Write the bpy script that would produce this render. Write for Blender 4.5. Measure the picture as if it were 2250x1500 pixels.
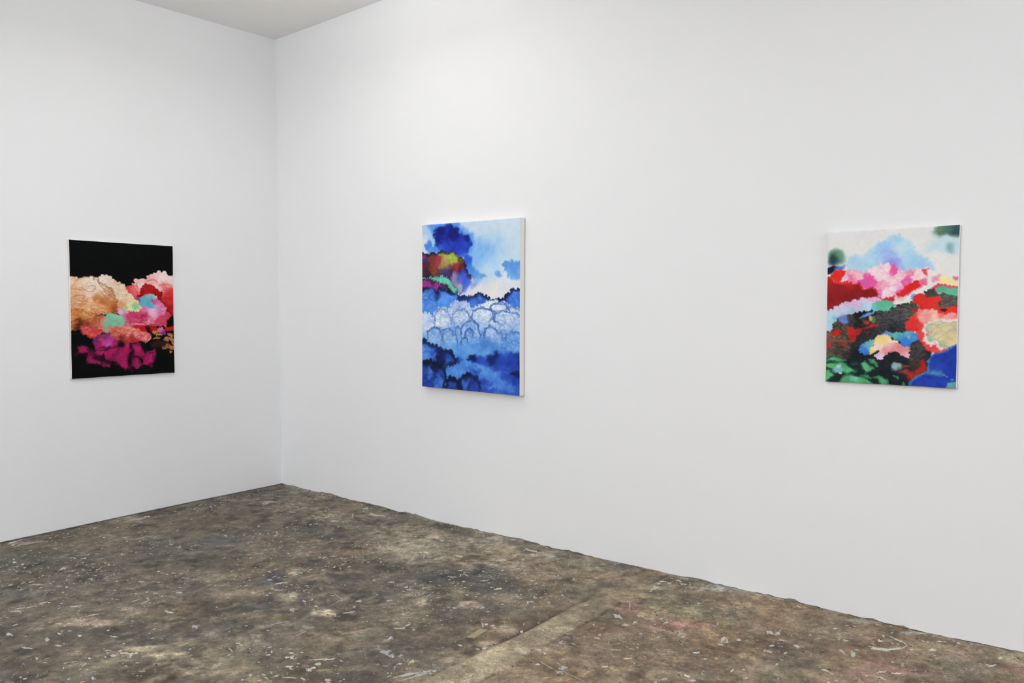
import bpy, bmesh, math
import numpy as np
from mathutils import Matrix, Vector

# ------------------------------------------------------------------ clean start
for o in list(bpy.data.objects):
    bpy.data.objects.remove(o)
scene = bpy.context.scene
col = scene.collection
H = 3.6815                                   # ceiling height at the corner

# ------------------------------------------------------------------ camera
def make_camera():
    cd = bpy.data.cameras.new('camera')
    cd.sensor_width = 36.0
    cd.lens = 1786.62 / 2250.0 * 36.0
    cd.clip_start = 0.05
    cam = bpy.data.objects.new('camera', cd)
    col.objects.link(cam)
    yaw, pit, rol = -0.6805, 0.0439, -0.0014
    f = Vector((math.cos(pit)*math.sin(yaw), math.cos(pit)*math.cos(yaw), -math.sin(pit)))
    r = f.cross(Vector((0, 0, 1))).normalized()
    u = r.cross(f)
    r2 = math.cos(rol)*r + math.sin(rol)*u
    u2 = -math.sin(rol)*r + math.cos(rol)*u
    m = Matrix((r2, u2, -f)).transposed().to_4x4()
    m.translation = Vector((5.7692, -4.0458, 1.5))
    cam.matrix_world = m
    scene.camera = cam
make_camera()

# ------------------------------------------------------------------ world, lights, exposure
w = bpy.data.worlds.new('world'); scene.world = w
w.use_nodes = True
w.node_tree.nodes['Background'].inputs['Color'].default_value = (0.9, 0.95, 1.0, 1)
w.node_tree.nodes['Background'].inputs['Strength'].default_value = 0.0

def area(name, loc, direction, sx, sy, power, rgb=(1.0, 1.0, 1.0)):
    ld = bpy.data.lights.new(name, 'AREA')
    ld.shape = 'RECTANGLE'; ld.size = sx; ld.size_y = sy
    ld.energy = power; ld.color = rgb
    o = bpy.data.objects.new(name, ld)
    col.objects.link(o)
    o.location = loc
    o.rotation_euler = Vector(direction).to_track_quat('-Z', 'Y').to_euler()

def pendant(x, y, z, lx, ly, down, up):
    """hanging strip light: tubes shining down and up from the same housing"""
    area('pendant_light_down', (x, y, z), (0, 0, -1), lx, ly, down)
    if up: area('pendant_light_up', (x, y, z + .06), (0, 0, 1), lx, ly, up)
area('far_wall_fill', (2.0, -8.53, 2.8), (0, 1, -.08), 3.4, 1.4, 60*1.95, (.965, 1, 1.045))  # fill added to even out the walls, shaped as an invented window
area('far_wall_fill', (9.53, -1.9, 2.6), (-1, 0, -.05), 3.0, 1.8, 60*1.25, (.965, 1, 1.045))  # second added fill, from an invented side window
area('overhead_fill', (4.8, -4.6, 3.6), (0, 0, -1), 7, 5, 60*2.3, (.98, 1, 1.03))  # overhead light given an invented panel form, tuned to the wall tones
area('ceiling_fill', (2.0, -1.55, 3.325), (0, 0, 1), .5, .5, 60*.45, (1, 1, 1))  # lamp added to lift the ceiling and the corner
scene.view_settings.view_transform = 'Standard'
scene.view_settings.look = 'None'
scene.view_settings.gamma = 1.0
scene.view_settings.use_curve_mapping = False
scene.view_settings.exposure = 0.0

# ------------------------------------------------------------------ helpers
def srgb(c):
    c = np.asarray(c, float) / 255.0
    return np.where(c <= 0.04045, c / 12.92, ((c + 0.055) / 1.055) ** 2.4)

def link(name, me, mat=None, parent=None):
    o = bpy.data.objects.new(name, me)
    col.objects.link(o)
    if mat: me.materials.append(mat)
    if parent is not None: o.parent = parent
    return o

def box_mesh(name, x0, x1, y0, y1, z0, z1, bevel=0.0):
    bm = bmesh.new()
    bmesh.ops.create_cube(bm, size=1.0)
    for v in bm.verts:
        v.co = Vector((x0 + (v.co.x+.5)*(x1-x0), y0 + (v.co.y+.5)*(y1-y0), z0 + (v.co.z+.5)*(z1-z0)))
    if bevel: bmesh.ops.bevel(bm, geom=list(bm.edges), offset=bevel, segments=2, affect='EDGES')
    me = bpy.data.meshes.new(name); bm.to_mesh(me); bm.free()
    return me

def grid_mesh(name, co, nx, ny, smooth=True):
    """co: (ny*nx, 3) array, rows of nx points"""
    me = bpy.data.meshes.new(name)
    i = np.arange((ny-1)*(nx-1)); r = i // (nx-1); c = i % (nx-1)
    a = r*nx + c
    f = np.stack([a, a+1, a+1+nx, a+nx], 1).astype(np.int32)
    me.vertices.add(len(co)); me.vertices.foreach_set('co', np.asarray(co, np.float32).ravel())
    me.loops.add(f.size); me.loops.foreach_set('vertex_index', f.ravel())
    me.polygons.add(len(f))
    me.polygons.foreach_set('loop_start', np.arange(0, f.size, 4, dtype=np.int32))
    me.update(calc_edges=True)
    if smooth: me.polygons.foreach_set('use_smooth', np.ones(len(f), bool))
    return me

def set_colour(me, rgb_lin):
    at = me.color_attributes.new('paint', 'FLOAT_COLOR', 'POINT')
    d = np.ones((len(rgb_lin), 4), np.float32); d[:, :3] = rgb_lin
    at.data.foreach_set('color', d.ravel())

def new_mat(name, rough=0.8):
    m = bpy.data.materials.new(name); m.use_nodes = True
    b = m.node_tree.nodes['Principled BSDF']
    b.inputs['Roughness'].default_value = rough
    b.inputs['Specular IOR Level'].default_value = 0.3
    return m, m.node_tree, b

def noise_node(nt, scale, detail=4, rough=0.55):
    n = nt.nodes.new('ShaderNodeTexNoise')
    n.inputs['Scale'].default_value = scale
    n.inputs['Detail'].default_value = detail
    n.inputs['Roughness'].default_value = rough
    tc = nt.nodes.get('coords') or nt.nodes.new('ShaderNodeTexCoord')
    tc.name = 'coords'
    nt.links.new(tc.outputs['Object'], n.inputs['Vector'])
    return n

def ramp(nt, src, stops):
    r = nt.nodes.new('ShaderNodeValToRGB')
    els = r.color_ramp.elements
    while len(els) < len(stops): els.new(0.5)
    for e, (p, c) in zip(els, stops):
        e.position = p; e.color = (c, c, c, 1) if not isinstance(c, tuple) else (*c, 1)
    nt.links.new(src, r.inputs['Fac'])
    return r

def bump(nt, bsdf, height, strength, dist):
    b = nt.nodes.new('ShaderNodeBump')
    b.inputs['Strength'].default_value = strength
    b.inputs['Distance'].default_value = dist
    nt.links.new(height, b.inputs['Height'])
    nt.links.new(b.outputs['Normal'], bsdf.inputs['Normal'])

def plaster(name, rgb, var=0.02, bumps=0.12):
    m, nt, b = new_mat(name, 0.75)
    n = noise_node(nt, 0.7, 3)
    r = ramp(nt, n.outputs['Fac'], [(0.3, tuple(v*(1-var) for v in rgb)), (0.7, rgb)])
    nt.links.new(r.outputs['Color'], b.inputs['Base Color'])
    n2 = noise_node(nt, 90, 3)
    bump(nt, b, n2.outputs['Fac'], bumps, 0.0012)
    return m

def flat(name, rgb255, rough=0.85, var=0.15, scale=40):
    m, nt, b = new_mat(name, rough)
    c = srgb(rgb255)
    n = noise_node(nt, scale, 4)
    r = ramp(nt, n.outputs['Fac'], [(0.3, tuple(c*(1-var))), (0.7, tuple(np.minimum(c*(1+var), 1)))])
    nt.links.new(r.outputs['Color'], b.inputs['Base Color'])
    bump(nt, b, n.outputs['Fac'], 0.3, 0.002)
    return m

# value noise in numpy
def vnoise(x, y, seed):
    rs = np.random.RandomState(seed)
    T = rs.rand(256, 256)
    xi = np.floor(x).astype(int); yi = np.floor(y).astype(int)
    fx = x - xi; fy = y - yi
    fx = fx*fx*(3-2*fx); fy = fy*fy*(3-2*fy)
    g = lambda a, b: T[a & 255, b & 255]
    return (g(xi, yi)*(1-fx) + g(xi+1, yi)*fx)*(1-fy) + (g(xi, yi+1)*(1-fx) + g(xi+1, yi+1)*fx)*fy

def fbm(x, y, f, octv, seed, gain=0.55):
    s = 0; a = 1; t = 0
    for i in range(octv):
        s = s + a*vnoise(x*f + 17.3*i, y*f + 9.1*i, seed+i); t += a
        a *= gain; f *= 2.03
    return s/t

def sstep(a, b, x):
    t = np.clip((x-a)/(b-a), 0, 1)
    return t*t*(3-2*t)

# ------------------------------------------------------------------ room shell
WALL = (0.86, 0.865, 0.875)
wall_mat = plaster('white_wall_paint', WALL)
ceil_mat = plaster('ceiling_paint', (0.95, 0.935, 0.90), 0.03, 0.2)
grey_base = flat('bare_grey_wall_base', (186, 185, 184))
plaster_base = flat('crumbled_plaster_base', (168, 162, 152), var=0.3, scale=25)
X1, Y1 = 9.6, -8.6                            # far sides of the room, behind the camera

def struct(o):
    o['kind'] = 'structure'
    return o

def wall_slab(name, length, bottom, mat):
    """local: runs along +X, room side at y=0, body behind (y>0); bottom(s) gives lower edge of the skin"""
    n = 360
    s = np.linspace(0, length, n)
    bm = bmesh.new()
    zt = H + 0.16; zk = 0.03
    prof = []
    for v in s:
        zb = bottom(v)
        prof.append([bm.verts.new(p) for p in ((v, 0, zt), (v, 0, zk), (v, 0, zb), (v, .008, zb+.001), (v, .008, zk), (v, .12, zk), (v, .12, zt))])
    for a, b in zip(prof[:-1], prof[1:]):
        for k in range(7):
            bm.faces.new((a[k], a[(k+1) % 7], b[(k+1) % 7], b[k]))
    bm.faces.new(prof[0][::-1]); bm.faces.new(prof[-1])
    bmesh.ops.recalc_face_normals(bm, faces=list(bm.faces))
    me = bpy.data.meshes.new(name); bm.to_mesh(me); bm.free()
    return struct(link(name, me, mat))

# floor height: an old slab, a few millimetres out of level along the walls
LV_S = np.array([-9.0, -2.12, -1.87, -1.40, -0.82, -0.42, 0.0]); LV_Z = np.array([-.009, -.009, -.0085, -.002, .0045, .0055, .006])
RV_S = np.array([0, .78, 1.62, 2.33, 2.94, 3.47, 3.71, 4.14, 4.53, 4.87, 5.18, 5.32, 10]); RV_Z = np.array([.006, .006, -.006, -.006, -.007, -.001, -.001, .0045, .002, -.004, .003, .001, 0])
def floor_z(x, y):
    zl = np.interp(y, LV_S, LV_Z); zr = np.interp(x, RV_S, RV_Z)
    wl = np.exp(-np.maximum(x, 0)/.7); wr = np.exp(np.minimum(y, 0)/.7)
    return (zl*wl + zr*wr)/np.maximum(wl+wr, 1)

def right_bottom(s):
    z = float(floor_z(np.array([s]), np.array([0.0]))[0])
    n = float(fbm(np.array([s]), np.array([0.3]), 5, 4, 71)[0]); k = float(fbm(np.array([s]), np.array([2.3]), 30, 2, 75)[0])
    return z + .001 + max(0, n-.42)*.045 + max(0, k-.55)*.02
def left_bottom(s):
    return float(floor_z(np.array([0.0]), np.array([s-8.6]))[0]) + .006

wr = wall_slab('wall_right', X1, right_bottom, wall_mat)
wl = wall_slab('wall_left', 8.6, left_bottom, wall_mat)
wl.rotation_euler.z = math.pi/2; wl.location = (0, Y1, 0)
o = struct(link('baseboard_right', box_mesh('baseboard_right', 0, X1, .009, .12, -.05, .0295), plaster_base))
o = struct(link('baseboard_left', box_mesh('baseboard_left', -.12, -.0085, Y1, 0, -.05, .0295), grey_base))
# the walls behind the camera
struct(link('wall_back', box_mesh('wall_back', -.12, X1+.12, Y1-.12, Y1, -.03, H-.1), wall_mat))
struct(link('wall_side', box_mesh('wall_side', X1, X1+.12, Y1, 0, -.03, H-.1), wall_mat))

# ceiling: slightly out of level
bm = bmesh.new()
cz = lambda x, y: H + .0128*min(x, 4) + .0115*max(y, -4)
ring = []
for z in (0, .12):
    ring.append([bm.verts.new((x, y, cz(x, y)+z)) for x, y in ((0, 0), (4, 0), (X1, 0), (X1, -4), (X1, Y1), (4, Y1), (0, Y1), (0, -4))])
    m4 = bm.verts.new((4, -4, cz(4, -4)+z)); q = ring[-1]
    for fcs in ((q[0], q[1], m4, q[7]), (q[1], q[2], q[3], m4), (m4, q[3], q[4], q[5]), (q[7], m4, q[5], q[6])): bm.faces.new(fcs)
for k in range(8): bm.faces.new((ring[0][k], ring[0][(k+1) % 8], ring[1][(k+1) % 8], ring[1][k]))
bmesh.ops.recalc_face_normals(bm, faces=list(bm.faces))
me = bpy.data.meshes.new('ceiling'); bm.to_mesh(me); bm.free()
struct(link('ceiling', me, ceil_mat))

# made-up frames around the added lights, all out of the camera's view
frame_mat = flat('painted_fill_frame', (214, 214, 212), .6, .03)
def frame_boxes(name, boxes):
    bm = bmesh.new()
    for (x0, x1, y0, y1, z0, z1) in boxes:
        r = bmesh.ops.create_cube(bm, size=1.0)
        for v in r['verts']:
            v.co = Vector((x0 + (v.co.x+.5)*(x1-x0), y0 + (v.co.y+.5)*(y1-y0), z0 + (v.co.z+.5)*(z1-z0)))
    me = bpy.data.meshes.new(name); bm.to_mesh(me); bm.free()
    return struct(link(name, me, frame_mat))
def ring_boxes(a0, a1, z0, z1, put, n=3, t_=.05):
    out = [(a0-t_, a0, z0-t_, z1+t_), (a1, a1+t_, z0-t_, z1+t_), (a0, a1, z0-t_, z0), (a0, a1, z1, z1+t_)]
    out += [(a0+(a1-a0)*k/n-.015, a0+(a1-a0)*k/n+.015, z0, z1) for k in range(1, n)]
    return [put(*b) for b in out]
frame_boxes('fill_frame_1', ring_boxes(.3, 3.7, 2.1, 3.5, lambda a, b, c, d: (a, b, Y1, Y1+.09, c, d)))
frame_boxes('fill_frame_2', ring_boxes(-3.4, -.4, 1.7, 3.5, lambda a, b, c, d: (X1-.09, X1, a, b, c, d)))
frame_boxes('fill_trim_1', [(1.22, 1.3, -7.18, -2.02, 3.56, 3.63), (8.3, 8.38, -7.18, -2.02, 3.56, 3.63), (1.3, 8.3, -2.1, -2.02, 3.56, 3.63), (1.3, 8.3, -7.18, -7.1, 3.56, 3.63)])  # made-up surround of the overhead light
frame_boxes('fill_trim_2', [(1.74, 2.26, -1.81, -1.29, 3.30, 3.312), (1.99, 2.01, -1.56, -1.54, 3.312, 3.67)])  # made-up tray and rod for the added ceiling light

# ------------------------------------------------------------------ floor
FLOOR_GAIN = 0.97
FLOOR_PATCHES=[
(0.85,-2.22,0.384,0.468,(92,86,76),0.7),(0.45,-2.17,0.190,0.176,(88,87,74),0.7),(1.42,-2.06,0.341,0.282,(112,99,86),0.7),
(1.09,-1.43,0.254,0.237,(98,96,90),0.6),(0.80,-1.54,0.129,0.118,(90,92,90),0.6),(1.06,-1.21,0.132,0.123,(88,90,92),0.6),
(1.04,-0.95,0.122,0.100,(84,84,82),0.6),(0.55,-0.46,0.309,0.280,(122,109,96),0.6),(0.98,-0.38,0.298,0.262,(132,118,100),0.6),
(0.89,-0.85,0.189,0.165,(128,116,98),0.5),(1.28,-0.75,0.122,0.088,(82,82,80),0.75),(1.56,-0.73,0.101,0.052,(76,76,80),0.85),
(1.91,-0.89,0.138,0.109,(140,118,98),0.6),(1.78,-0.99,0.166,0.128,(112,100,88),0.5),(1.85,-0.69,0.172,0.118,(120,98,84),0.6),
(1.86,-0.39,0.102,0.107,(138,98,84),0.7),(2.11,-0.55,0.199,0.193,(148,132,108),0.7),(1.76,-0.37,0.304,0.199,(152,137,113),0.7),
(2.34,-0.37,0.426,0.289,(186,169,141),0.95),(2.83,-0.35,0.348,0.205,(178,160,132),0.92),(3.24,-0.33,0.229,0.154,(158,141,116),0.85),
(1.19,-0.29,0.262,0.179,(140,127,106),0.6),(2.60,-0.34,0.221,0.164,(150,134,110),0.8),(3.06,-0.40,0.232,0.205,(146,126,104),0.8),
(3.20,-0.14,0.211,0.166,(138,126,104),0.7),(2.67,-0.82,0.139,0.137,(90,84,76),0.85),(2.82,-0.67,0.153,0.154,(84,80,74),0.9),
(3.01,-0.78,0.134,0.176,(82,79,75),0.85),(2.95,-1.16,0.160,0.186,(92,84,75),0.8),(3.15,-1.04,0.158,0.153,(92,83,74),0.8),
(3.23,-0.73,0.081,0.094,(92,86,76),0.8),(3.14,-1.45,0.188,0.208,(88,80,70),0.7),(3.16,-1.74,0.254,0.228,(92,83,73),0.7),
(3.36,-1.47,0.120,0.096,(84,76,67),0.8),(3.45,-1.68,0.113,0.084,(86,80,74),0.7),(2.93,-0.95,0.050,0.061,(142,132,110),0.9),
(3.07,-1.06,0.055,0.050,(172,152,128),0.9),(2.83,-1.17,0.051,0.083,(156,143,122),0.9),(2.66,-1.06,0.073,0.098,(140,130,112),0.7),
(3.45,-1.36,0.073,0.044,(166,149,117),0.95),(3.46,-1.56,0.054,0.044,(150,135,112),0.9),(3.75,-1.45,0.038,0.025,(152,133,104),0.9),
(3.42,-1.16,0.047,0.043,(150,138,122),0.8),(3.12,-0.87,0.094,0.059,(140,122,98),0.7),(3.45,-0.76,0.137,0.074,(140,122,98),0.7),
(3.41,-0.95,0.111,0.093,(112,98,84),0.6),(2.14,-2.29,0.374,0.144,(84,76,67),0.8),(1.91,-2.47,0.250,0.129,(92,84,74),0.7),
(2.33,-2.32,0.100,0.043,(165,150,125),0.95),(2.36,-2.22,0.081,0.069,(160,146,122),0.9),(2.44,-2.32,0.108,0.046,(162,148,122),0.9),
(2.37,-2.50,0.133,0.043,(150,138,114),0.9),(2.18,-2.51,0.118,0.028,(140,126,104),0.8),(2.44,-2.44,0.076,0.030,(78,70,62),0.8),
(2.55,-2.46,0.167,0.058,(84,72,62),0.8),(1.76,-2.37,0.074,0.051,(172,146,124),0.95),(1.86,-2.31,0.048,0.045,(160,140,112),0.9),
(1.72,-2.51,0.055,0.038,(138,122,98),0.8),(2.01,-2.70,0.136,0.135,(88,84,74),0.8),(2.07,-2.79,0.075,0.127,(82,78,72),0.7),
(2.32,-2.69,0.221,0.072,(112,100,84),0.7),(2.63,-2.45,0.048,0.036,(158,142,114),0.9),(1.96,-1.71,0.105,0.089,(150,136,112),0.9),
(1.70,-1.63,0.091,0.068,(148,134,110),0.9),(2.06,-1.67,0.071,0.060,(140,126,104),0.8),(2.27,-1.56,0.066,0.066,(152,140,116),0.95),
(1.96,-1.27,0.103,0.048,(152,138,112),0.9),(2.16,-1.13,0.118,0.071,(146,130,104),0.8),(2.13,-1.29,0.085,0.068,(152,134,108),0.8),
(1.93,-1.42,0.076,0.114,(84,88,96),0.9),(2.26,-1.75,0.091,0.086,(80,75,69),0.9),(2.59,-1.57,0.063,0.048,(190,174,136),0.95),
(2.46,-1.75,0.040,0.040,(144,124,78),0.9),(2.65,-2.23,0.069,0.123,(162,150,132),0.9),(2.78,-2.25,0.075,0.075,(146,134,114),0.8),
(2.94,-2.20,0.029,0.028,(158,138,92),0.8),(1.83,-1.18,0.021,0.051,(146,86,78),0.8),(1.74,-0.99,0.067,0.064,(150,122,100),0.6),
(2.26,-1.17,0.091,0.068,(86,82,76),0.7),(2.38,-1.54,0.032,0.064,(80,80,82),0.8),(2.26,-1.64,0.042,0.051,(82,82,84),0.7),
(2.35,-2.05,0.046,0.085,(150,138,130),0.6),(2.37,-2.00,0.064,0.086,(82,84,80),0.6),(2.89,-1.84,0.241,0.144,(126,115,100),0.6),
(2.71,-2.05,0.198,0.140,(120,110,96),0.6),(2.59,-1.75,0.172,0.088,(106,97,86),0.5),(2.67,-1.39,0.160,0.186,(108,98,86),0.6),
(3.02,-2.08,0.130,0.066,(82,74,66),0.7),(3.22,-1.97,0.165,0.056,(80,73,66),0.7),(3.17,-1.90,0.094,0.025,(150,136,112),0.6),
(2.90,-1.36,0.089,0.117,(140,128,110),0.5),(2.96,-1.67,0.029,0.030,(104,120,88),0.7),(3.89,-0.44,0.159,0.134,(146,134,98),0.85),
(4.11,-0.50,0.130,0.100,(142,128,96),0.8),(3.72,-0.38,0.118,0.079,(134,120,94),0.7),(3.96,-0.67,0.129,0.077,(146,96,86),0.85),
(4.07,-0.58,0.086,0.055,(138,96,84),0.7),(3.77,-0.86,0.068,0.065,(130,92,82),0.8),(3.73,-0.94,0.084,0.074,(120,94,78),0.7),
(3.73,-0.58,0.077,0.097,(122,96,82),0.8),(3.63,-0.58,0.092,0.063,(142,116,100),0.7),(4.02,-0.91,0.182,0.126,(110,94,80),0.8),
(4.22,-0.78,0.140,0.124,(116,97,82),0.8),(4.01,-1.20,0.049,0.038,(166,142,88),0.9),(4.07,-1.12,0.095,0.069,(124,102,82),0.6),
(3.96,-0.03,0.145,0.070,(138,138,128),0.85),(3.81,0.01,0.099,0.059,(128,126,112),0.7),(4.31,-0.46,0.063,0.042,(146,130,110),0.85),
(4.19,-0.32,0.133,0.081,(140,122,98),0.6),(4.41,-0.49,0.144,0.131,(118,98,84),0.7),(4.44,-0.86,0.170,0.102,(120,103,86),0.7),
(4.55,-0.85,0.111,0.074,(140,124,102),0.6),(4.56,-0.62,0.117,0.118,(114,99,84),0.7),(4.24,-1.04,0.150,0.109,(122,104,86),0.6),
(3.85,-1.19,0.117,0.109,(112,96,80),0.7),(3.80,-1.40,0.113,0.093,(118,100,82),0.7),(3.67,-1.08,0.124,0.091,(116,98,84),0.6),
(3.95,-1.38,0.110,0.048,(130,98,76),0.6),(4.60,-0.26,0.084,0.073,(154,138,116),0.8),(4.73,-0.36,0.140,0.105,(134,106,90),0.7),
(4.93,-0.49,0.131,0.101,(156,110,98),0.85),(4.88,-0.36,0.098,0.063,(140,106,92),0.7),(4.83,-0.63,0.111,0.074,(150,112,98),0.7),
(4.59,-0.08,0.109,0.045,(148,126,98),0.6),(5.06,-0.30,0.115,0.078,(140,126,100),0.8),(4.98,-0.16,0.120,0.057,(140,122,98),0.7),
(5.08,-0.47,0.092,0.056,(164,130,102),0.8),(5.14,-0.15,0.098,0.063,(146,124,108),0.7),(5.20,-0.30,0.112,0.058,(146,122,100),0.7),
(5.32,-0.18,0.056,0.050,(150,104,92),0.85),(5.29,-0.07,0.058,0.053,(152,144,118),0.8),(5.18,-0.43,0.047,0.031,(112,94,86),0.7),
(4.56,0.01,0.080,0.024,(158,156,150),0.9),(4.67,-0.05,0.086,0.033,(156,150,138),0.9),(4.89,-0.03,0.071,0.021,(160,158,154),0.9),
(3.97,0.02,0.122,0.028,(150,152,148),0.9),(4.15,-0.00,0.095,0.027,(140,136,124),0.6),(2.75,-0.07,0.141,0.048,(110,106,96),0.9),
(2.97,-0.09,0.110,0.045,(112,108,98),0.8),(3.25,-0.07,0.159,0.050,(104,100,90),0.8),(3.40,-0.05,0.104,0.049,(96,92,84),0.8),
(3.68,-0.20,0.073,0.057,(150,140,118),0.7),(3.45,-0.38,0.147,0.036,(100,94,82),0.8),(3.22,-0.49,0.084,0.037,(106,98,86),0.7),
(0.25,-0.04,0.126,0.099,(138,124,104),0.7),(0.16,-0.24,0.147,0.096,(114,99,90),0.6),(0.25,-0.42,0.213,0.120,(108,100,90),0.5),
(0.65,-0.12,0.085,0.075,(150,136,112),0.8),(1.09,-0.21,0.101,0.107,(116,98,86),0.6),(1.39,-0.21,0.130,0.100,(146,132,110),0.6),
(1.27,-0.23,0.066,0.051,(170,158,136),0.6),(0.45,-0.43,0.083,0.043,(168,156,142),0.7),(0.13,-1.30,0.161,0.086,(160,152,140),0.6),
(0.14,-2.01,0.116,0.040,(150,146,138),0.8),(0.16,-1.85,0.059,0.031,(96,92,86),0.7),(0.64,-1.97,0.302,0.126,(92,88,78),0.6)]
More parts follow.
